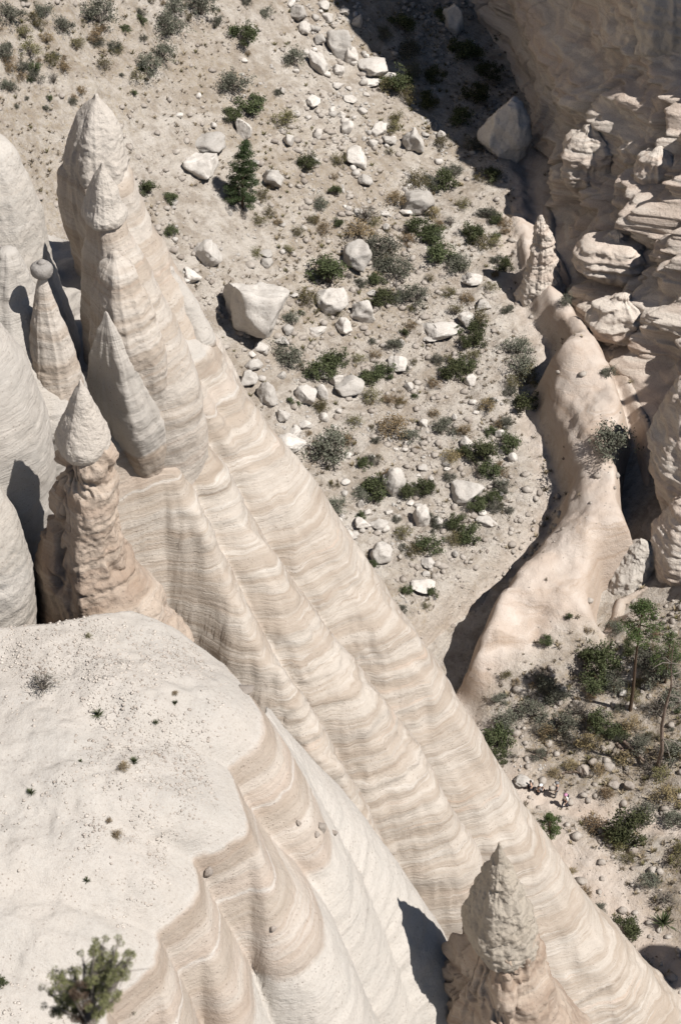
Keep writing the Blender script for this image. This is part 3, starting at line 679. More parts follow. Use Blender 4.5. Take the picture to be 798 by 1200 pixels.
hoodoo('brown bulging rock base in shade at the right edge, behind the tall pine', [
    ('shaft', [(785,830,600,98,1.),(768,860,625,98,1),(762,880,655,98,1),(765,890,690,97.5,1),(775,900,720,97,1),(780,905,750,97,1)], M['cliff'], dict(seed=53, gul=.2, amp=.3, ledge=.1, freq=.4))], at_y(830, 730, 97))
_g = hit(636, 325)
if _g is not None:
    hoodoo('small rough knobby pinnacle at the upper end of the smooth rock tongue', [
        ('shaft', [(631,637,254,_g[1]+.3,.9),(626,644,264,_g[1]+.3,.9),(624,648,282,_g[1]+.3,.9),(621,651,303,_g[1]+.2,.9),(614,655,322,_g[1],.9),(606,662,342,_g[1],.9),(600,668,365,_g[1],.9)], M['cliff'], dict(seed=57, gul=.10, amp=.22, ledge=.08, freq=.9))], _g)
hoodoo('small pale rock hump between two dark clefts, above the tall pine', [
    ('shaft', [(742,758,636,97.6,1.),(732,766,646,97.5,1),(720,766,664,97.2,1),(710,762,684,97,1),(706,758,704,96.6,1),(708,756,730,96.5,1)], M['dome'], dict(seed=58, gul=.05, amp=.35, ledge=.02, freq=.5, facets=[(-60,.8)]))], at_y(735, 720, 96.5))

#@@VEG@@
# ------------------------------------------------------------------ placing helpers
def dist_at(p): return depth(p)
LAND = [('giant boulder', 293, 362), ('lone young pine', 285, 205), ('stacked pair of split blocks', 243, 180), ('huge shaded boulder', 590, 160),
        ('striped cone knob', 668, 455), ('walking hikers', 655, 935), ('tall pine', 745, 790), ('tall blunt spire', 112, 125),
        ('white slab field', 402, 50), ('big spreading bush', 388, 525), ('half-buried white slab', 545, 572), ('egg-shaped boulder', 447, 648),
        ('dark wash bank', 535, 750), ('pair of rounded boulders', 405, 360), ('triangular white rock', 552, 328), ('pointed boulder', 485, 165), ('dead pine snag', 780, 840), ('black shadow edge', 470, 110)]
ORD = ['nearest', 'second nearest', 'third nearest', 'fourth nearest', 'fifth nearest', 'sixth nearest', 'seventh nearest', 'eighth nearest', 'ninth nearest', 'tenth nearest'] + ['%dth nearest' % i for i in range(11, 80)]
PENDING = []
def label_later(o, desc, px, py, skip=None): PENDING.append((o, desc, px, py, skip))
def flush_labels():
    buckets = {}
    for o, desc, px, py, skip in PENDING:
        c = sorted(LAND, key=lambda l: math.hypot(px-l[1], py-l[2]) + (1e4 if l[0] == skip else 0))[0]
        dx, dy = px-c[1], py-c[2]
        way = ('right of' if dx > 0 else 'left of') if abs(dx) > abs(dy) else ('below' if dy > 0 else 'above')
        buckets.setdefault((desc, way, c[0]), []).append((math.hypot(dx, dy), o))
    for (desc, way, lm), L in buckets.items():
        L.sort(key=lambda q: q[0])
        for i, (_, o) in enumerate(L):
            o['label'] = (f'{desc} just {way} the {lm}' if len(L) == 1 else f'{desc}, {ORD[i]} of its look {way} the {lm}')
# ------------------------------------------------------------------ boulders
def ico(sub):
    import bmesh
    bm = bmesh.new(); bmesh.ops.create_icosphere(bm, subdivisions=sub, radius=1)
    V = np.array([v.co[:] for v in bm.verts]); Fq = np.array([[v.index for v in f.verts] for f in bm.faces]); bm.free(); return V, Fq
ICO = {s: ico(s) for s in (1, 2, 3, 4, 5)}
def boulder_verts(seed, sub=4, cuts=7, angular=.72, rough=.085):
    r = np.random.default_rng(seed); V, Fq = ICO[sub]; V = V.copy()
    V = V*(1+.16*fbm(V[:,0]*1.1+seed, V[:,1]*1.1, V[:,2]*1.1, 2, seed))[:,None]
    for _ in range(cuts+5):
        n = r.normal(size=3); n /= np.linalg.norm(n); d = r.uniform(angular-.12, angular+.16)
        q = V@n; ov = np.maximum(q-d, 0); V = V-n*ov[:,None]*.97
    nn = V/np.linalg.norm(V, axis=1)[:,None]
    V = V+nn*(rough*fbm(V[:,0]*3+seed, V[:,1]*3, V[:,2]*3, 4, seed+5))[:,None]
    V /= np.abs(V).max(0)
    return V, Fq
def put_boulder(px, py, w, h, mat='boulder', label=None, cat='boulder', group=None, seed=None, f=None, sub=4, ang=.72, sink=.22, rot=None, name='boulder', cuts=7):
    seed = seed if seed is not None else int(px*13+py*7)
    c = hit(px, py+.22*h, f)
    if c is None: return None
    D = depth(c); p = math.asin(min(1, (HC-c[2])/np.linalg.norm(c-np.array([0,0,HC]))))
    sx = w/2*D/F; hh = h/2*D/F
    sy = min(sx*.95, hh*1.1/math.sin(p)*.85); s2 = hh**2-(sy*math.sin(p))**2
    sz = math.sqrt(max(s2, (.42*hh)**2))/math.cos(p); sz = max(sz, .45*sx*.6)
    V, Fq = boulder_verts(seed, sub, cuts, ang-.04)
    V = V*np.array([sx, sy, sz])*1.04
    o = mesh_np(name, V, Fq, M[mat], loc=(c[0], c[1], c[2]+sz*(1-2*sink)*.8))
    tag(o, label, cat, group)
    if not label: label_later(o, group_desc(w, mat), px, py)
    return o
def group_desc(w, mat):
    s = 'large' if w > 30 else 'mid-sized' if w > 18 else 'small' if w > 11 else 'tiny'
    return f'{s} {"brown-grey" if mat=="boulder_d" else "pale"} boulder'
GR = 'boulders scattered over the canyon floor'
NAMED = [
 (293,362,92,88,'huge rough grey-white boulder, the largest on the canyon floor, beside the fluted wall',.56,5),
 (247,163,48,30,'flat pale upper block of the stacked split pair beside the young pine',.62,4),
 (238,196,43,34,'lower squared pale block under the flat one, left of the young pine',.60,4),
 (590,158,62,84,'huge smooth grey boulder lying in the shade against the cliff foot',.8,5),
 (245,297,40,34,'wedge-shaped white boulder with a shaded foot, above the giant boulder',.62,4),
 (485,166,28,36,'pointed tent-shaped boulder in the rubble by the shadow edge',.66,4),
 (489,236,40,30,'rounded white boulder with olive bushes behind its top',.8,4),
 (552,328,26,20,'triangular white rock lying on bare sand',.56,4),
 (388,351,40,34,'left rounded boulder of the pair beside the dark round bush',.8,4),
 (424,366,31,34,'right rounded boulder of the pair, with a sharper left edge',.72,4),
 (461,566,28,38,'upright oval pale boulder between two dark green bushes',.85,4),
 (545,572,44,32,'half-buried flat white slab in the lower rubble',.7,4),
 (495,605,23,30,'smooth upright white boulder with a black shadow at its left',.85,4),
 (447,648,27,27,'egg-shaped bright white boulder on open ground',.9,4),
 (514+16,24,26,40,'grey boulder in deep shade at the top of the picture',.75,4),
]
for px,py,w,h,lab,ang,sub in NAMED:
    put_boulder(px, py, w, h, 'boulder', lab, group=GR, ang=ang, sub=sub)
LISTB = [(350,15,24,22),(342,3,14,11),(358,34,18,18),(374,45,15,17),(398,52,30,40),(412,66,16,24),(370,72,28,34),(395,82,18,16),(365,120,21,15),(331,106,10,10),(338,164,15,17),(287,152,21,25),(250,147,10,9),(373,157,12,14),
 (321,209,29,29),(224,320,26,17),(313,297,17,11),(313,308,15,14),(372,386,22,14),(404,384,23,22),(337,386,15,13),(330,397,26,14),(438,78,42,24),(432,94,34,16),(453,89,26,16),(456,164,22,14),(419,185,28,28),(407,150,15,17),
 (443,150,20,20),(475,247,16,9),(429,210,20,14),(452,267,9,9),(415,300,40,36),(566,358,20,17),(548,373,24,20),(516,384,46,26),(435,343,15,10),(314,463,25,30),(292,445,22,24),(298,427,21,17),(332,487,17,17),(340,520,38,30),(347,506,17,13),(360,463,28,24),
 (377,460,15,22),(394,445,17,17),(409,453,36,28),(466,426,23,20),(470,403,9,11),(480,453,14,11),(395,621,21,19),(424,613,21,17),(444,612,23,17),(502,659,17,14),(423,590,10,12),(492,683,36,22),(568,607,28,15),(550,445,15,17),
 (532,490,8,11),(497,495,12,10),(546,520,15,16),(493,547,15,12),(585,508,13,14),(600,535,12,13),(684,901,19,16),(694,894,12,13),(737,920,13,14),(345,545,16,14),(352,570,14,12),(358,498,15,12),(330,440,12,10),(305,405,20,14),(440,655,8,8),
 (533,649,8,8),(612,915,26,15),(395,100,16,10),(410,115,18,12),(425,130,12,10),(400,135,12,10),(384,20,14,12),(378,5,16,12),(404,12,18,14),(418,25,14,16),(300,190,12,8),(270,250,8,8),(505,395,20,12),(345,345,12,9),(505,560,10,8),(475,520,10,9),(430,600,11,9),(455,600,10,8),(565,600,10,8),(500,672,11,9),(378,440,13,10)]
for px,py,w,h in LISTB:
    put_boulder(px, py, w, h, 'boulder_d' if (px,py) in ((684,901),(694,894),(737,920)) else 'boulder', None, group=GR, sub=4 if w > 16 else 3, ang=random.uniform(.52,.78))
# rocks half-sunk in the lower wall and on the terrace
for px,py,w,h,lab in [(377,968,13,14,'brown round stone perched on the pale lower slope under the terrace'),(371,977,8,8,'little brown stone touching the perched round one, lower side'),
                      (350,963,7,8,'small dull stone stuck in the banded lobe, left of the perched pair'),(392,975,8,10,'small oval stone stuck in the slope, right of the perched pair'),
                      (244,1020,12,14,'dark pitted stone half-buried under the terrace rim'),(320,1087,9,9,'single brown stone stuck in the banded lower lobe'),(286,805,24,14,'dark rough rock lodged behind the terrace rim')]:
    put_boulder(px, py, w, h, 'boulder_d', lab, 'stone', None, f=near_z, sub=3, sink=.35, name='stone')
# smaller countable rocks, strewn where the photo is rubbly
ZONES = [(345,0,430,140,60),(400,140,520,260,40),(200,60,340,140,10),(290,400,360,560,20),(380,470,600,620,60),(380,600,520,700,22),(330,180,420,330,10),(560,880,640,915,6),(690,760,790,900,10),(200,230,300,330,10)]
nb = 0; RUB = []
for a,b,c,d,n in ZONES:
    for _ in range(n):
        px, py = random.uniform(a,c), random.uniform(b,d); w = random.choice([4,5,5,6,6,7,8,9,11,13])
        if w < 7:
            RUB.append((px, py, w)); continue
        put_boulder(px, py, w, w*random.uniform(.65,.95), 'boulder', None, group=GR, sub=2, ang=random.uniform(.55,.8)); nb += 1
# ------------------------------------------------------------------ gravel, grit, ground cover (nobody could count them)
def scatter_mesh(name, pts, sizes, tmpl, mat, label, flat=.7, smooth=False):
    n = len(pts); k = len(tmpl)
    out_v = []; out_f = []; base = 0
    r = np.random.default_rng(5)
    which = r.integers(0, k, n)
    for t in range(k):
        I = np.where(which == t)[0]
        if not len(I): continue
        V, Fq = tmpl[t]
        a = r.uniform(0, 6.28, len(I)); ca, sa = np.cos(a), np.sin(a)
        s = sizes[I][:,None]
        st = r.uniform(.7, 1.3, (len(I), 1))
        x = (V[None,:,0]*ca[:,None]-V[None,:,1]*sa[:,None])*s*st; y = (V[None,:,0]*sa[:,None]+V[None,:,1]*ca[:,None])*s; z = np.broadcast_to(V[None,:,2], x.shape)*s*flat
        P = np.stack([x, y, z], -1)+pts[I][:,None,:]
        out_v.append(P.reshape(-1,3)); out_f.append((Fq[None]+(np.arange(len(I))*len(V))[:,None,None]).reshape(-1, Fq.shape[1])+base); base += len(I)*len(V)
    o = mesh_np(name, np.vstack(out_v), np.vstack(out_f), mat, smooth=smooth)
    return tag(o, label, kind='stuff')
tm = [boulder_verts(900+i, 1, 4, .7, .05) for i in range(6)]
rp = [(hit(q[0], q[1]), q[2]) for q in RUB for _r in (0,)]+[(hit(q[0]+random.uniform(-9,9), q[1]+random.uniform(-7,7)), q[2]*.7) for q in RUB for _r in range(3)]
rp = [q for q in rp if q[0] is not None]
scatter_mesh('rubble', np.array([q[0] for q in rp]), np.array([q[1]/2*depth(q[0])/F for q in rp]), [boulder_verts(950+i, 2, 7, .62, .08) for i in range(8)], M['boulder'], 'small broken pale rubble among the boulders')
N = 95000
xs = RNG.uniform(-45, 38, N); ys = RNG.uniform(62, 205, N)
dens = .22+.95*sstep(-.2, .6, fbm(xs*.12, ys*.12, 3, 3, 201))
i = np.clip(((xs-x0)/dg).astype(int), 0, len(gx)-1); j = np.clip(((ys-y0)/dg).astype(int), 0, len(gy)-1)
dens = dens*(1-.88*ROCK[i,j])*(1-.5*sstep(.5,1,BRUSH[i,j]))
k = RNG.uniform(0, 1.15, N) < dens; xs, ys = xs[k], ys[k]
sz = .05+.42*RNG.power(.35, len(xs))**2.6*.9
scatter_mesh('gravel', np.stack([xs, ys, gz(xs, ys)+sz*.15], -1), sz, tm, M['pebble'], 'loose pale gravel and cobbles over the canyon floor')
# pebbles on the terrace
N = 40000
xs = RNG.uniform(-15, -1, N); ys = RNG.uniform(30, 50, N); zz = terr_z(xs, ys)
dens = sstep(-.5, .5, fbm(xs*.35, ys*.35, 3, 3, 211))*sstep(-2.5, -6, xs)*(zz > 40.8)
k = RNG.uniform(0, 1, N) < dens; xs, ys, zz = xs[k], ys[k], zz[k]
sz = .012+.065*RNG.power(.35, len(xs))**2.6
scatter_mesh('grit', np.stack([xs, ys, zz+.012], -1), sz, tm, M['pebble'], 'loose grit and small pebbles on the terrace top')
# grass tufts: templ of blades
def tuft(seed, n=16, spread=.8):
    r = np.random.default_rng(seed); V = []; Fq = []
    for i in range(n):
        a = r.uniform(0, 6.28); t = r.uniform(.2, 1)*spread; h = r.uniform(.5, 1.1); b = r.uniform(0, .35)
        d = np.array([math.cos(a), math.sin(a), 0]); s = np.array([-d[1], d[0], 0])*.09
        p0 = d*b; p1 = d*(b+t*.45)+[0,0,h*.7]; p2 = d*(b+t)+[0,0,h]
        k = len(V); V += [p0-s, p0+s, p1+s*.8, p1-s*.8, p2+s*.2, p2-s*.2]; Fq += [[k,k+1,k+2,k+3],[k+3,k+2,k+4,k+5]]
    return np.array(V), np.array(Fq)
tt = [tuft(i) for i in range(5)]
N = 34000
xs = RNG.uniform(-45, 34, N); ys = RNG.uniform(60, 205, N)
i = np.clip(((xs-x0)/dg).astype(int), 0, len(gx)-1); j = np.clip(((ys-y0)/dg).astype(int), 0, len(gy)-1)
dens = (.10+.85*BRUSH[i,j]**1.3)*(1-.97*ROCK[i,j])*sstep(-.5, .5, fbm(xs*.3, ys*.3, 3, 3, 221))
k = RNG.uniform(0, 1, N) < dens; xs, ys = xs[k], ys[k]
sz = RNG.uniform(.12, .42, len(xs))
h = RNG.uniform(0, 1, len(xs)) < .62
N = 26000
xs2 = RNG.uniform(-45, 34, N); ys2 = RNG.uniform(60, 205, N)
i = np.clip(((xs2-x0)/dg).astype(int), 0, len(gx)-1); j = np.clip(((ys2-y0)/dg).astype(int), 0, len(gy)-1)
k = RNG.uniform(0, 1, N) < (.12+.6*sstep(-.2,.7,fbm(xs2*.15, ys2*.15, 3, 3, 231))+.4*BRUSH[i,j])*(1-.97*ROCK[i,j]); xs2, ys2 = xs2[k], ys2[k]
scatter_mesh('dead_weeds', np.stack([xs2, ys2, gz(xs2, ys2)], -1), RNG.uniform(.10, .34, len(xs2)), tt, M['weed'], 'dead brown weeds and litter over the canyon floor', flat=.55)
for nm, kk, mt, lb in (('dry_grass', h, 'strawy', 'dry straw-coloured grass tufts over the canyon floor'), ('ground_cover', ~h, 'leaf_d', 'low olive weeds dotted over the canyon floor')):
    scatter_mesh(nm, np.stack([xs[kk], ys[kk], gz(xs[kk], ys[kk])], -1), sz[kk], tt, M[mt], lb, flat=.8)
# ------------------------------------------------------------------ shrubs
def tube(P, R, k=5):
    P = np.array(P, float); n = len(P); V = []; 
    for i in range(n):
        d = P[min(i+1, n-1)]-P[max(i-1, 0)]; d = d/(np.linalg.norm(d)+1e-9)
        a = np.cross(d, [0.3,.1,1.]); a /= np.linalg.norm(a)+1e-9; b = np.cross(d, a)
        for q in range(k):
            t = 2*math.pi*q/k; V.append(P[i]+(a*math.cos(t)+b*math.sin(t))*R[i])
    Fq = [[i*k+q, i*k+(q+1)%k, (i+1)*k+(q+1)%k, (i+1)*k+q] for i in range(n-1) for q in range(k)]
    return np.array(V), np.array(Fq)
class Acc:
    def __init__(s): s.v = []; s.f = []; s.n = 0
    def add(s, V, Fq): s.v.append(V); s.f.append(np.asarray(Fq)+s.n); s.n += len(V)
    def get(s): return np.vstack(s.v), np.vstack(s.f)
def leaves(centers, size, rng, aspect=.5):
    n = len(centers); a = rng.normal(size=(n,3)); a /= np.linalg.norm(a, axis=1)[:,None]
    b = rng.normal(size=(n,3)); b = np.cross(a, b); b /= np.linalg.norm(b, axis=1)[:,None]
    s = (size*rng.uniform(.6, 1.4, n))[:,None]
    V = np.stack([centers-a*s-b*s*aspect*.4, centers-b*s*aspect, centers+a*s, centers+b*s*aspect], 1).reshape(-1,3)
    return V, np.arange(4*n).reshape(-1,4)
def shrub_data(seed, kind):
    """unit shrub, about 2 wide and 1.3 high"""
    r = np.random.default_rng(seed); st = Acc(); C = []
    if kind == 'spiky':
        lf = Acc()
        for i in range(70):
            a = r.uniform(0, 6.28); e = r.uniform(.15, 1.4); L = r.uniform(.7, 1.05); d = np.array([math.cos(a)*math.cos(e), math.sin(a)*math.cos(e), math.sin(e)])
            s = np.array([-math.sin(a), math.cos(a), 0])*.028
            V = np.array([-s, s, d*L*.6+s, d*L*.6-s, d*L, d*L*1.001]); lf.add(V, [[0,1,2,3],[3,2,4,5]])
        st.add(*tube([[0,0,-.1],[0,0,.15]], [.06,.05])); return lf.get(), st.get()
    ns = {'g':16,'s':22,'d':14,'b':22,'t':34}[kind]
    lop = r.uniform(.75, 1.15, 8)
    for i in range(ns):
        a = r.uniform(0, 6.28); rr = math.sqrt(r.uniform(0.02, 1)); L = lop[int(a/6.29*8)]
        end = np.array([math.cos(a)*rr*.82*L, math.sin(a)*rr*.82*L, (1.15-.75*rr**2)*r.uniform(.7, 1.05)])
        mid = end*.5+np.array([0,0,.1])+r.normal(size=3)*.05; b = r.normal(size=3)*.06; b[2] = -.1
        st.add(*tube([b, mid, end], [.03,.02,.008], 4))
        for q in range(2 if kind != 't' else 4):
            e2 = end+r.normal(size=3)*.22; st.add(*tube([mid*.4+end*.6, e2], [.014,.005], 3))
            if kind != 't': C.append(e2)
        C.append(end)
    C = np.array(C); C[:,2] = np.maximum(C[:,2], .1)
    nl = {'g':46,'s':26,'d':26,'b':20,'t':3}[kind]; sp = {'g':.13,'s':.13,'d':.15,'b':.15,'t':.16}[kind]
    P = np.repeat(C, nl, axis=0)+r.normal(size=(len(C)*nl,3))*sp*np.array([1,1,.85])
    P[:,2] = np.maximum(P[:,2], .02)
    return leaves(P, {'g':.062,'s':.055,'d':.055,'b':.055,'t':.05}[kind], r), st.get()
SH = {}
def shrub_meshes(kind, v):
    if (kind, v) not in SH:
        (lv, lf), (sv, sf) = shrub_data(hash_(kind)*31+v, kind)
        n = len(lv)
        me = mesh_np('shrub', np.vstack([lv, sv]), np.vstack([lf, sf+n]), [M[{'g':'leaf_g','s':'leaf_s','d':'leaf_d','b':'leaf_b','t':'leaf_s','spiky':'leaf_g'}[kind]], M['twig']], midx=[0]*len(lf)+[1]*len(sf), smooth=False)
        a = mesh_np('foliage', lv, lf, M[{'g':'leaf_g','s':'leaf_s','d':'leaf_d','b':'leaf_b','t':'leaf_s','spiky':'leaf_g'}[kind]], smooth=False)
        b = mesh_np('branch', sv, sf, M['twig'])
        out = (me.data, a.data, b.data)
        for o in (me, a, b): bpy.data.objects.remove(o)
        SH[(kind, v)] = out
    return SH[(kind, v)]
def hash_(s): return sum(ord(c)*(i+1) for i, c in enumerate(s))
KN = {'g':'dark green','s':'grey sage','d':'olive','b':'dry brown','t':'bare twiggy','spiky':'spiky green'}
SGR = 'shrubs scattered over the canyon floor'
def put_shrub(px, py, w, kind, label=None, f=None, group=SGR, name='shrub', cat='shrub', tall=1., shift=.2):
    c = hit(px, py+shift*w, f)
    if c is None: return
    D = depth(c); s = w/2*D/F*1.1
    v = random.randrange(5); full, fol, br = shrub_meshes(kind, v)
    rz = random.uniform(0, 6.28)
    sc = (s*random.uniform(.9,1.1), s*random.uniform(.9,1.1), s*random.uniform(.8,1.1)*tall)
    if w >= 24:
        o = empty(name, tuple(c), rz); o.scale = sc
        for nm, me in (('foliage', fol), ('branch', br)):
            q = bpy.data.objects.new(nm, me); COL.objects.link(q); q.parent = o
    else:
        o = bpy.data.objects.new(name, full); COL.objects.link(o); o.location = c; o.rotation_euler = (0,0,rz); o.scale = sc
    tag(o, label, cat, group)
    if not label:
        sz = 'broad' if w > 30 else 'mid-sized' if w > 20 else 'small' if w > 13 else 'tiny'
        label_later(o, f'{sz} {KN[kind]} {name.replace("_"," ")}', px, py)
    return o
LISTS = [(12,18,28,'s'),(118,18,34,'s'),(50,15,24,'s'),(75,32,22,'s'),(5,62,22,'s'),(35,60,24,'d'),(42,90,18,'s'),(200,32,36,'s'),(175,80,30,'s'),(190,65,28,'s'),(160,90,18,'d'),(235,8,36,'s'),(205,8,26,'s'),(30,40,20,'d'),(90,52,18,'d'),(60,70,18,'d'),(140,60,14,'d'),
 (283,42,31,'g'),(343,70,26,'s'),(273,100,32,'s'),(298,122,31,'g'),(330,140,27,'d'),(272,135,20,'g'),(362,192,25,'g'),(175,222,20,'g'),(200,233,17,'g'),(200,272,16,'g'),(304,258,16,'d'),(316,250,13,'d'),(358,350,24,'d'),(302,297,13,'d'),(337,293,11,'d'),(392,225,15,'g'),(365,257,13,'d'),(350,272,13,'d'),(396,262,13,'g'),
 (450,100,22,'d'),(478,112,24,'d'),(460,150,18,'d'),(519,168,18,'d'),(520,214,25,'g'),(490,212,26,'d'),(462,235,22,'b'),(465,140,18,'d'),(428,250,30,'t'),(420,268,28,'b'),(438,260,16,'d'),(445,290,34,'s'),(450,310,24,'s'),(490,268,26,'g'),(508,276,27,'g'),(515,300,35,'g'),(535,308,27,'s'),(465,315,30,'s'),(440,330,19,'g'),(450,350,28,'g'),(485,347,28,'s'),(525,343,17,'d'),
 (553,276,24,'g'),(566,282,24,'d'),(542,240,16,'d'),(580,285,16,'d'),(533,365,16,'d'),(556,385,20,'g'),(563,373,22,'d'),(582,305,16,'s'),(591,312,18,'g'),(574,337,15,'d'),(473,390,11,'g'),(480,362,9,'d'),(338,415,34,'s'),(392,425,32,'g'),(373,437,30,'g'),(420,420,14,'d'),(430,445,24,'g'),(446,437,26,'g'),(436,465,20,'d'),(455,468,15,'b'),(471,470,14,'b'),
 (415,495,18,'d'),(458,500,34,'b'),(480,512,20,'s'),(440,573,30,'g'),(478,577,26,'g'),(498,572,24,'g'),(395,592,23,'s'),(532,436,30,'g'),(546,428,24,'g'),(555,418,16,'d'),(524,421,14,'d'),(558,398,22,'g'),(606,408,26,'s'),(612,430,30,'s'),(618,444,26,'d'),(598,450,18,'d'),(613,475,27,'g'),(597,460,16,'s'),(570,475,20,'b'),(593,495,16,'s'),(520,500,25,'s'),(508,450,14,'b'),
 (568,530,32,'g'),(596,520,26,'g'),(575,552,24,'g'),(588,570,20,'s'),(527,535,20,'b'),(535,612,22,'g'),(549,626,28,'g'),(530,632,18,'d'),(470,623,20,'d'),(500,640,24,'g'),(485,645,18,'d'),(560,590,22,'g'),(577,582,18,'g'),(421,668,12,'g'),(505,695,13,'g'),(500,710,10,'d'),(663,352,15,'s'),(712,437,16,'s'),(640,750,14,'g'),(667,723,9,'g'),
 (700,800,30,'g'),(688,768,26,'g'),(770,790,36,'s'),(755,775,28,'s'),(700,848,30,'g'),(722,860,22,'g'),(583,865,36,'g'),(592,846,28,'s'),(580,885,22,'g'),(625,832,30,'s'),(640,800,24,'s'),(660,850,32,'s'),(652,815,26,'s'),(586,818,16,'s'),(632,884,16,'s'),(667,895,16,'b'),(591,790,13,'d'),(735,970,44,'g'),(752,952,28,'s'),(698,965,26,'b'),(722,984,24,'d'),
 (771,905,22,'d'),(792,1000,30,'d'),(760,1030,22,'s'),(700,1065,16,'s'),(733,1085,30,'g'),(685,1045,16,'b'),(736,1006,18,'d'),(740,1140,34,'g'),(755,1135,22,'b'),(790,880,30,'s'),(786,770,24,'s'),(720,800,24,'s'),(730,890,18,'b'),(750,870,24,'s'),(680,830,26,'t'),(668,870,22,'t'),(740,850,20,'b'),(780,930,24,'b'),(790,960,26,'s'),(700,900,18,'b'),
 (778,1050,26,'t'),(770,830,28,'t'),(690,870,22,'b'),(640,860,20,'b'),(710,930,16,'b'),(670,1020,9,'b'),(700,1190,16,'d'),(758,900,22,'t'),(788,820,26,'s'),(788,648,20,'s'),(650,905,14,'b'),(720,735,18,'s'),(735,760,20,'g'),
 (540,60,30,'g'),(555,65,24,'g'),(510,90,26,'g'),(560,110,28,'g'),(480,60,24,'s'),(470,30,26,'g'),(500,120,24,'g'),(540,140,26,'g'),(570,85,24,'g'),(590,45,20,'g'),(450,40,18,'s'),(530,200,20,'s'),(570,250,20,'s'),(575,205,20,'g'),(520,20,22,'g'),(555,170,22,'s'),(485,85,22,'s')]
for px,py,w,k in LISTS: put_shrub(px, py, w*1.12, k)
put_shrub(386,322,44,'g','dark round green bush, the darkest dome on the middle slope, behind the rounded boulder pair')
put_shrub(467,100,36,'g','bright olive-green bush on the very edge of the cliff shadow')
put_shrub(386,525,50,'s','widest spreading grey-green bush with feathery twigs near the fluted wall')
put_shrub(713,520,46,'s','large round sage bush alone on the smooth rock tongue', shift=.25)
put_shrub(777,1075,36,'spiky','big spiky agave-like plant near the right edge, low in the picture')
put_shrub(703,782,38,'g','tall dense dark juniper left of the tall pine trunk', tall=1.5)
SMALL = []
for a,b,c,d,n in [(0,0,180,130,44),(180,0,330,130,8),(300,180,600,400,52),(330,400,600,620,74),(400,600,520,720,12),(680,740,795,900,30),(590,800,700,900,16),(600,200,640,330,2)]:
    for _ in range(n):
        p = (random.uniform(a,c), random.uniform(b,d), random.choice([7,8,9,10,12,14,17,19]), random.choice('gssddbbt'))
        if p[2] >= 19: put_shrub(*p)
        else: SMALL.append(p)
for kind, nm, lb in (('g','low_bushes','tiny dark green bushes dotted over the canyon floor'), ('s','sage_scrub','tiny grey sage bushes dotted over the canyon floor'), ('d','olive_scrub','tiny olive bushes dotted over the canyon floor'), ('b','dry_scrub','tiny dry brown bushes dotted over the canyon floor'), ('t','bare_scrub','tiny bare twiggy bushes dotted over the canyon floor')):
    A_ = Acc(); B_ = Acc()
    tl = [shrub_data(500+i, kind) for i in range(3)]
    for (px, py, w, k_) in SMALL:
        if k_ != kind: continue
        c = hit(px, py)
        if c is None: continue
        (lv, lf), (sv, sf) = random.choice(tl); q = w/2*depth(c)/F*1.15; an = random.uniform(0, 6.28)
        Rm = np.array([[math.cos(an), -math.sin(an), 0], [math.sin(an), math.cos(an), 0], [0, 0, random.uniform(.8, 1.1)]])*q
        A_.add(lv@Rm.T+c, lf); B_.add(sv@Rm.T+c, sf)
    V1, F1 = A_.get(); V2, F2 = B_.get()
    o = mesh_np(nm, np.vstack([V1, V2]), np.vstack([F1, F2+len(V1)]), [M['leaf_'+('s' if kind == 't' else kind)], M['twig']], midx=[0]*len(F1)+[1]*len(F2), smooth=False)
    tag(o, lb, kind='stuff')
TG = 'small plants on the rock terrace'
for px,py,w,k,lab in [(115,834,20,'spiky','largest dark spiky yucca on the middle of the terrace'),(183,845,12,'spiky','small dark yucca near the terrace rim, right of the largest'),(158,890,18,'spiky','spiky yucca amid brown weeds on the terrace'),(37,926,17,'spiky','spiky yucca near the left edge of the terrace'),
                      (95,891,9,'spiky','tiny yucca tuft low on the terrace, between two larger ones'),(102,1030,13,'spiky','lowest yucca tuft, above the blurred juniper'),(206,822,12,'spiky','yucca tuft nearest the terrace rim'),(138,978,14,'b','sparse brown weed lowest on the terrace'),(128,962,9,'b','faint brown weed above the lowest one'),
                      (105,745,9,'d','tiny olive weed near the back rim of the terrace'),(50,800,34,'t','flat grey-brown mat of twigs on the terrace'),(145,898,16,'b','thin brown weed left of the weedy yucca'),(38,721,42,'d','olive bush with bare branches in the corner below the capped pillar'),(155,1186,14,'spiky','grass clump on the banded lobe at the bottom'),(205,812,8,'b','brown speck of weed by the rim yucca'),(3,1150,14,'g','green sprig at the left edge near the bottom')]:
    put_shrub(px, py, w, k, lab, f=near_z, group=TG, name='yucca' if k == 'spiky' else 'shrub', cat='yucca' if k == 'spiky' else 'shrub')
for px,py,w,k,lab in [(64,345,16,'g','green plants in the dark gap behind the mushroom rock'),(72,362,12,'d','olive plants lower in the dark gap behind the mushroom rock')]:
    put_shrub(px, py, w, k, lab, f=near_z)
flush_labels()
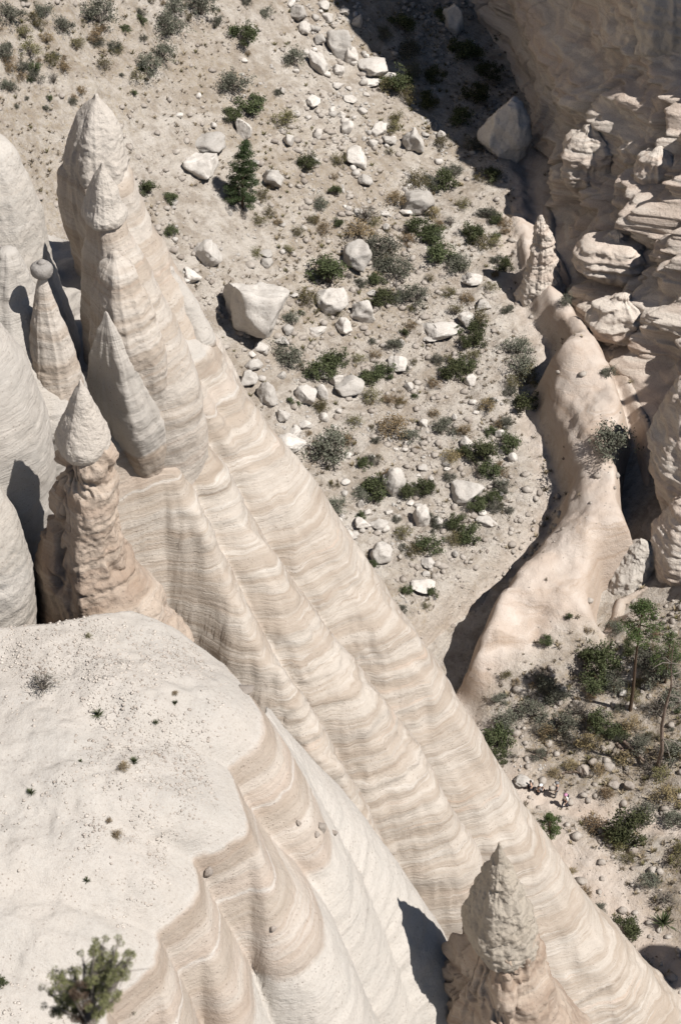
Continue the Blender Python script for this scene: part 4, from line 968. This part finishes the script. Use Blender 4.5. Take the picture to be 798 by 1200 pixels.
# ------------------------------------------------------------------ trees
def at_height(base, px, py): return at_y(px, py, base[1])
def clump(c, r, n, rng, size, flat=.45):
    P = rng.normal(size=(n,3)); P /= np.linalg.norm(P, axis=1)[:,None]; P *= (rng.uniform(.25,1,n)**.5)[:,None]*r; P[:,2] *= flat
    return leaves(np.array(c)+P, size, rng, .35)
def pine(label, px, py, pxt, pyt, crown0, width_px, seed, mat='needle', dens=1., layers=16, cone=True, f=None):
    b = hit(px, py, f); top = at_height(b, pxt, pyt); H = top[2]-b[2]; dx = top[0]-b[0]
    R = width_px/2*depth(b)/F; rng = np.random.default_rng(seed)
    t = empty('pine_tree', tuple(b)); tag(t, label, 'pine tree')
    n = 10; P = [[dx*i/n+.02*H*math.sin(i*.9)*.12, .01*H*math.sin(i*1.7)*.2, H*i/n-.3*(i==0)] for i in range(n+1)]
    tr = H*.008+.06
    V, Fq = tube(P, [tr*(1-.85*i/n) for i in range(n+1)], 9); mesh_np('trunk', V, Fq, M['bark'], t)
    lf = Acc(); br = Acc()
    for i in range(layers):
        q = (i+.5)/layers; z = H*(crown0+(1-crown0)*q)
        prof = (1-q)**.6*(.7+.3*math.sin(min(1,q*4+.4)*1.57))*1.15 if cone else math.sin(min(1, q*1.1+.12)*math.pi)**.7
        for k in range(rng.integers(4, 7)):
            a = rng.uniform(0, 6.28); L = R*max(.12, prof)*rng.uniform(.65, 1.2)
            c0 = np.array([dx*z/H, 0, z]); e = c0+np.array([math.cos(a)*L, math.sin(a)*L, L*rng.uniform(-.05,.35)])
            br.add(*tube([c0, c0*.5+e*.5+[0,0,-.04*L], e], [.035*H/8,.022*H/8,.008], 4))
            m = max(2, int(4*L/R+1))
            for s in range(m):
                w = .35+.65*(s+1)/m; c = c0+(e-c0)*w+rng.normal(size=3)*.06*R
                lf.add(*clump(c, R*.26*rng.uniform(.7,1.2), int(70*dens), rng, .028*H/8+.035))
    V, Fq = lf.get(); mesh_np('crown', V, Fq, M[mat], t, smooth=False)
    V, Fq = br.get(); mesh_np('branch', V, Fq, M['bark'], t)
    return t
pine('lone young dark green pine beside the stacked split blocks on the upper slope', 284, 243, 286, 166, .06, 37, 1, layers=20, dens=1.3)
pine('tall pine with a long bare trunk and bright green top, lower right', 738, 832, 753, 703, .66, 50, 2, 'needle_l', layers=7, cone=False, dens=.75)
pine('small round-headed young pine on the bare slope below the hikers', 645, 991, 643, 953, .30, 27, 3, 'needle_l', layers=8, cone=False)
pine('small dark conifer with yellow-green tips behind the tall pine', 779, 800, 786, 742, .3, 44, 5, 'needle_l', layers=7, cone=False, dens=.6)
# dead snag
b = hit(770, 900); top = at_height(b, 791, 752); Hh_ = top[2]-b[2]; dxs = top[0]-b[0]
t = empty('dead_tree', tuple(b)); tag(t, 'bare brown dead pine snag with drooping grey branches near the right edge', 'dead tree')
rng = np.random.default_rng(9); n = 12
P = [[dxs*i/n+.12*math.sin(i), .1*math.sin(i*2.1), Hh_*i/n-.2*(i==0)] for i in range(n+1)]
V, Fq = tube(P, [.17*(1-.9*i/n) for i in range(n+1)], 9); mesh_np('trunk', V, Fq, M['deadwood'], t)
for i in range(16):
    k = rng.integers(3, 11); a = rng.uniform(0, 6.28); c0 = np.array(P[k]); L = rng.uniform(.8, 2.6)*(1-.05*k)
    d = np.array([math.cos(a), math.sin(a), -.25]); e = c0+d*L; m = c0+d*L*.5+np.array([0,0,.25])
    ac = Acc(); ac.add(*tube([c0, m, e, e+rng.normal(size=3)*.3-[0,0,.25]], [.05,.035,.02,.008], 5))
    for q in range(3): ac.add(*tube([m*.5+e*.5, m*.5+e*.5+rng.normal(size=3)*.5], [.015,.005], 3))
    V, Fq = ac.get(); mesh_np('branch', V, Fq, M['twig'], t)
# fallen logs
def log_(a, c, r, lab, nm='fallen_log'):
    A = hit(*a); B_ = hit(*c); A = A+[0,0,r*.7]; B_ = B_+[0,0,r*.7]; rng = np.random.default_rng(int(a[0]))
    t = empty(nm, tuple(A)); tag(t, lab, 'log')
    P = [(B_-A)*q+rng.normal(size=3)*.06 for q in np.linspace(0,1,8)]
    V, Fq = tube(P, [r*(1-.5*q) for q in np.linspace(0,1,8)], 8); mesh_np('trunk', V, Fq, M['deadwood'], t)
    for q in range(5):
        p = P[rng.integers(1,7)]; V, Fq = tube([p, p+rng.normal(size=3)*.35+[0,0,.35]], [.05,.015], 5); mesh_np('branch', V, Fq, M['deadwood'], t)
log_((722,862), (768,905), .15, 'long dark fallen log lying below the tall pine')
log_((722,872), (733,886), .14, 'short thick broken log beside the long fallen one')
log_((628,884), (640,890), .1, 'thin dead stick on the dry ground above the hikers', 'branch_on_ground')
log_((660,905), (690,908), .08, 'thin curved root lying across the ground above the trail', 'branch_on_ground')
# ------------------------------------------------------------------ juniper sprig close to the camera, standing on its ledge just under the frame
def near_pt(px, py, t): d = ray(px, py); return np.array([0,0,HC])+d*t
T0 = 14.
root = near_pt(102, 1300, T0)
t = empty('juniper', tuple(root)); tag(t, 'blurred olive-green juniper close to the camera at the lower left', 'juniper')
rng = np.random.default_rng(21); lf = Acc(); br = Acc(); dk = Acc()
tips = [(125,1095,.0),(147,1115,.1),(155,1118,-.1),(98,1118,.1),(110,1112,-.1),(85,1130,.05),(62,1145,-.05),(58,1160,.1),(75,1148,0),(125,1128,.1),(135,1150,-.1),(120,1160,.1),(100,1150,.15),(90,1160,-.1),(140,1100,0),(108,1135,.0),(130,1118,.2),(66,1135,.1),(105,1180,.1),(150,1128,.05),(118,1105,.1),(70,1165,0),(85,1175,.1),(125,1175,-.1),(140,1165,.1),(95,1185,0),(60,1180,.1),(118,1190,.1)]
for px,py,dd in tips:
    fk = near_pt(104+rng.normal()*4, 1195+rng.normal()*6, T0)-root; e = near_pt(px, py, T0+dd*3)-root; m = fk*.45+e*.55+rng.normal(size=3)*.03
    br.add(*tube([fk*0, fk, m, e], [.014,.010,.006,.003], 5))
    for q in range(13):
        q_ = .55*rng.random(); c = e*(1-q_)+fk*q_+rng.normal(size=3)*.035; br.add(*tube([m*.3+e*.7, c], [.005,.002], 3))
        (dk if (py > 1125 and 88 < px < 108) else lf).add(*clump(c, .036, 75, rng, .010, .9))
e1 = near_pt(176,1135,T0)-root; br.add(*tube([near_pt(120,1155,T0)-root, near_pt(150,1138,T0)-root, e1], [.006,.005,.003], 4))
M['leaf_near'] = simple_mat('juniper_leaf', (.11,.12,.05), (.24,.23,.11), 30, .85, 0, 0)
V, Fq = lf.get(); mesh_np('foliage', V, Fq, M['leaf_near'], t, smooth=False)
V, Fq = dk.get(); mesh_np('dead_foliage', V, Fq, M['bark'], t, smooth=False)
V, Fq = br.get(); mesh_np('branch', V, Fq, M['twig'], t)
led = loft('rock_ledge', [(q[0],q[1],q[2],root[1]-.05) for q in ((80,125,1300),(40,170,1312),(-20,230,1345),(-120,330,1440),(-260,470,1600),(-400,640,1900))], M['dome'], seed=61, amp=.03, freq=3, ledge=0, na=60, nz=40)
tag(led, 'pale rock ledge under the blurred juniper', 'rock ledge')
# hoodoo just outside the frame: its knobbed shadow falls at the right edge
b = np.array([35.2, 57.6]); bz = float(base_z(*b))
t = empty('hoodoo', (b[0], b[1], bz)); tag(t, 'knobbed hoodoo outside the right edge whose shadow reaches the picture', 'hoodoo')
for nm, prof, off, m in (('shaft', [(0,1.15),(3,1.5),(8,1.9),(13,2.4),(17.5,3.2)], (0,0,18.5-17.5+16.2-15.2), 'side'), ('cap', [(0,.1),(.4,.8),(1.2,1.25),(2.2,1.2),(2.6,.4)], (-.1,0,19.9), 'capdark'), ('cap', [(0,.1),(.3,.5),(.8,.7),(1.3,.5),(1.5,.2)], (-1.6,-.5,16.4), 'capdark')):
    A_ = np.linspace(0, 6.283, 48, endpoint=False); hs = np.linspace(prof[0][0], prof[-1][0], 40)
    rr = np.interp(hs, [p[0] for p in prof], [p[1] for p in prof]); top_ = (17.5 if nm == 'shaft' else 0)
    AA, HH = np.meshgrid(A_, hs, indexing='ij'); RR = rr[None]*(1+.08*fbm(np.cos(AA)*2, np.sin(AA)*2, HH*.5, 3, 71))
    zz_ = (17.5-HH) if nm == 'shaft' else (off[2]-HH)
    V = np.stack([RR*np.cos(AA)+off[0], RR*np.sin(AA)+off[1], zz_], -1).reshape(-1,3)
    mesh_np(nm, V, grid_faces(48, 40, True), M[m], t)
# ------------------------------------------------------------------ hikers
M['skin'] = simple_mat('skin', (.45,.29,.21), (.50,.33,.24), 20, .6, 0, 0)
def cloth(nm, c): return simple_mat(nm, c, tuple(x*1.25 for x in c), 15, .9, .2, .01)
def skinned(name, verts, edges, rad, mat, parent, sub=2):
    me = bpy.data.meshes.new(name); me.from_pydata([tuple(v) for v in verts], edges, []); o = bpy.data.objects.new(name, me); link(o, parent)
    m = o.modifiers.new('Skin', 'SKIN'); m.use_smooth_shade = True
    for i, sv in enumerate(me.skin_vertices[0].data):
        r = rad[i]; sv.radius = (r, r) if not isinstance(r, tuple) else r; sv.use_root = (i == 0)
    s = o.modifiers.new('Subdivision', 'SUBSURF'); s.levels = sub; s.render_levels = sub
    dg_ = bpy.context.evaluated_depsgraph_get(); me2 = bpy.data.meshes.new_from_object(o.evaluated_get(dg_)); o.modifiers.clear(); o.data = me2
    me2.materials.clear(); me2.materials.append(mat)
    for p in me2.polygons: p.use_smooth = True
    return o
def person(px, py, rz, label, shirt, trouser, hat, pose='walk', pack=None, hair=None):
    b = hit(px, py); t = empty('person', tuple(b), rz); tag(t, label, 'person', 'hikers on the trail')
    if pose == 'walk':
        hip = .92; J = dict(pel=(0,0,hip), waist=(0,.01,1.08), chest=(0,.03,1.32), neck=(0,.05,1.48), head=(0,.08,1.62), top=(0,.08,1.74),
            hl=(.1,0,.88), kl=(.11,.22,.50), al=(.11,.16,.09), tl=(.12,.33,.04), hr=(-.1,0,.88), kr=(-.11,-.05,.48), ar=(-.11,-.32,.13), tr=(-.11,-.20,.03),
            sl=(.19,.03,1.42), el=(.26,-.10,1.15), wl=(.25,.05,.92), hdl=(.24,.10,.84), sr=(-.19,.03,1.42), er=(-.26,.10,1.16), wr=(-.22,.28,1.02), hdr=(-.21,.35,.98))
    elif pose == 'stand':
        J = dict(pel=(0,0,.92), waist=(0,0,1.08), chest=(0,0,1.32), neck=(0,.02,1.48), head=(0,.05,1.62), top=(0,.05,1.74),
            hl=(.1,0,.88), kl=(.12,.03,.49), al=(.13,0,.09), tl=(.14,.17,.04), hr=(-.1,0,.88), kr=(-.12,.03,.49), ar=(-.13,0,.09), tr=(-.14,.17,.04),
            sl=(.19,0,1.42), el=(.27,-.03,1.14), wl=(.25,.12,.95), hdl=(.2,.2,.95), sr=(-.19,0,1.42), er=(-.27,-.03,1.14), wr=(-.26,.05,.9), hdr=(-.26,.08,.82))
    else:
        J = dict(pel=(0,0,.17), waist=(0,.03,.33), chest=(0,.10,.56), neck=(0,.14,.72), head=(0,.18,.85), top=(0,.19,.97),
            hl=(.1,.03,.16), kl=(.14,.42,.44), al=(.13,.60,.09), tl=(.13,.76,.05), hr=(-.1,.03,.16), kr=(-.14,.45,.36), ar=(-.13,.72,.09), tr=(-.13,.87,.06),
            sl=(.19,.10,.66), el=(.24,.22,.44), wl=(.14,.42,.47), hdl=(.08,.5,.48), sr=(-.19,.10,.66), er=(-.25,.2,.44), wr=(-.14,.42,.42), hdr=(-.08,.48,.44))
    K = list(J); ix = {k:i for i,k in enumerate(K)}
    E = [('pel','waist'),('waist','chest'),('chest','neck'),('neck','head'),('head','top'),('pel','hl'),('hl','kl'),('kl','al'),('al','tl'),('pel','hr'),('hr','kr'),('kr','ar'),('ar','tr'),('chest','sl'),('sl','el'),('el','wl'),('wl','hdl'),('chest','sr'),('sr','er'),('er','wr'),('wr','hdr')]
    Rr = dict(pel=.13, waist=.12, chest=.145, neck=.055, head=.095, top=.075, hl=.085, kl=.055, al=.042, tl=.035, hr=.085, kr=.055, ar=.042, tr=.035, sl=.06, el=.042, wl=.028, hdl=.032, sr=.06, er=.042, wr=.028, hdr=.032)
    skinned('body', [J[k] for k in K], [(ix[a], ix[b]) for a,b in E], [Rr[k] for k in K], M['skin'], t)
    def sub(keys, edges, scale, nm, mt):
        i2 = {k:i for i,k in enumerate(keys)}; skinned(nm, [J[k] for k in keys], [(i2[a], i2[b]) for a,b in edges], [Rr[k]*scale+.012 for k in keys], mt, t)
    sub(['waist','chest','sl','el','sr','er'], [('waist','chest'),('chest','sl'),('sl','el'),('chest','sr'),('sr','er')], 1.06, 'shirt', shirt)
    sub(['pel','hl','kl','al','hr','kr','ar'], [('pel','hl'),('hl','kl'),('kl','al'),('pel','hr'),('hr','kr'),('kr','ar')], 1.08, 'trousers', trouser)
    sub(['al','tl'], [('al','tl')], 1.2, 'shoe', cloth('shoe_dark', (.05,.045,.04))); sub(['ar','tr'], [('ar','tr')], 1.2, 'shoe', cloth('shoe_dark', (.05,.045,.04)))
    hd = np.array(J['top']); V, Fq = ICO[3]; t.scale = (.85, .85, .85)
    if hat is not None:
        Vh = V.copy(); Vh[:,2] = np.maximum(Vh[:,2], 0); brim = np.abs(V[:,2]) < .2
        Vh[brim, :2] *= 1.75; mesh_np('hat', Vh*np.array([.105,.115,.10])+hd+[0,0,-.02], Fq, hat, t)
    else:
        mesh_np('hair', V*np.array([.10,.11,.10])+hd+[0,-.025,-.03], Fq, cloth('dark_hair', (.04,.03,.025)), t)
    for s in (-1, 1): mesh_np('eye', ICO[1][0]*.012+np.array(J['head'])+[s*.032,.092,.02], ICO[1][1], cloth('eye_dark', (.02,.02,.02)), t)
    mesh_np('nose', ICO[1][0]*np.array([.014,.022,.022])+np.array(J['head'])+[0,.10,-.01], ICO[1][1], M['skin'], t)
    mesh_np('mouth', ICO[1][0]*np.array([.025,.008,.007])+np.array(J['head'])+[0,.094,-.045], ICO[1][1], cloth('lips', (.3,.12,.1)), t)
    for nm_ in ('hdl', 'hdr'):
        w = np.array(J[nm_.replace('hd', 'w')]); h_ = np.array(J[nm_]); d = (h_-w)/np.linalg.norm(h_-w); sd = np.cross(d, [0,1,.2]); sd /= np.linalg.norm(sd)
        ac = Acc()
        for q, L in zip((-1.5,-.5,.5,1.5), (.07,.085,.08,.06)):
            p = h_+sd*q*.014; ac.add(*tube([p, p+d*L*.5, p+d*L+np.array([0,.02,0])], [.009,.009,.006], 5))
        p = h_-d*.03; ac.add(*tube([p, p+sd*.045+d*.03, p+sd*.05+d*.06], [.011,.010,.007], 5))
        V2, F2 = ac.get(); mesh_np('fingers', V2, F2, M['skin'], t)
    if pack is not None:
        c = np.array(J['chest'])+[0,-.22,-.02]; Vp = np.sign(V)*np.abs(V)**.6
        mesh_np('backpack', Vp*np.array([.15,.10,.24])+c, Fq, pack, t)
    return t
wht = cloth('white_cloth', (.75,.73,.70)); blk = cloth('black_cloth', (.03,.03,.035)); pnk = cloth('pink_cloth', (.45,.22,.33)); gry = cloth('grey_cloth', (.20,.19,.19)); dnm = cloth('dark_denim', (.06,.06,.08))
person(661, 947, 2.4, 'hiker in a pink hat and pale shirt with a dark backpack walking the trail', wht, dnm, pnk, 'walk', blk)
person(651, 934, 1.2, 'hiker in a grey hat and black top standing just behind the backpacker', blk, gry, gry, 'stand')
person(630, 930, -1.0, 'hiker in a grey shirt seated on the trail edge, apart from the walkers', gry, blk, wht, 'sit')
person(622, 926, .6, 'dark-clothed hiker seated beside the one in grey', blk, blk, None, 'sit')

# ------------------------------------------------------------------ light, sky, camera
SUN = Vector((.525, -.25, .81)).normalized()
sl = bpy.data.lights.new('sun', 'SUN'); sl.energy = 5.0; sl.angle = math.radians(.55); sl.color = (1., .972, .935)
so = bpy.data.objects.new('sun', sl); COL.objects.link(so); so.rotation_euler = SUN.to_track_quat('Z', 'Y').to_euler()
W = bpy.data.worlds.new('World'); S.world = W; W.use_nodes = True
wn = W.node_tree; sky = wn.nodes.new('ShaderNodeTexSky'); sky.sky_type = 'NISHITA'; sky.sun_disc = False
sky.sun_elevation = math.asin(SUN.z); sky.sun_rotation = math.atan2(SUN.x, SUN.y); sky.altitude = 1700
wn.links.new(sky.outputs[0], wn.nodes['Background'].inputs[0]); wn.nodes['Background'].inputs[1].default_value = .05
cam = bpy.data.cameras.new('camera'); co = bpy.data.objects.new('camera', cam); COL.objects.link(co); S.camera = co
cam.sensor_fit = 'VERTICAL'; cam.sensor_height = 36; cam.lens = 60; cam.clip_end = 6000; cam.clip_start = .5
S.cycles.diffuse_bounces = 1; S.cycles.max_bounces = 5
co.location = (0, 0, HC); co.rotation_euler = (math.pi/2-PITCH, 0, 0)
cam.dof.use_dof = True; cam.dof.focus_distance = 95; cam.dof.aperture_fstop = 2.2
vs = S.view_settings; vs.view_transform = 'Standard'; vs.look = 'None'; vs.gamma = 1; vs.exposure = .33; vs.use_curve_mapping = False
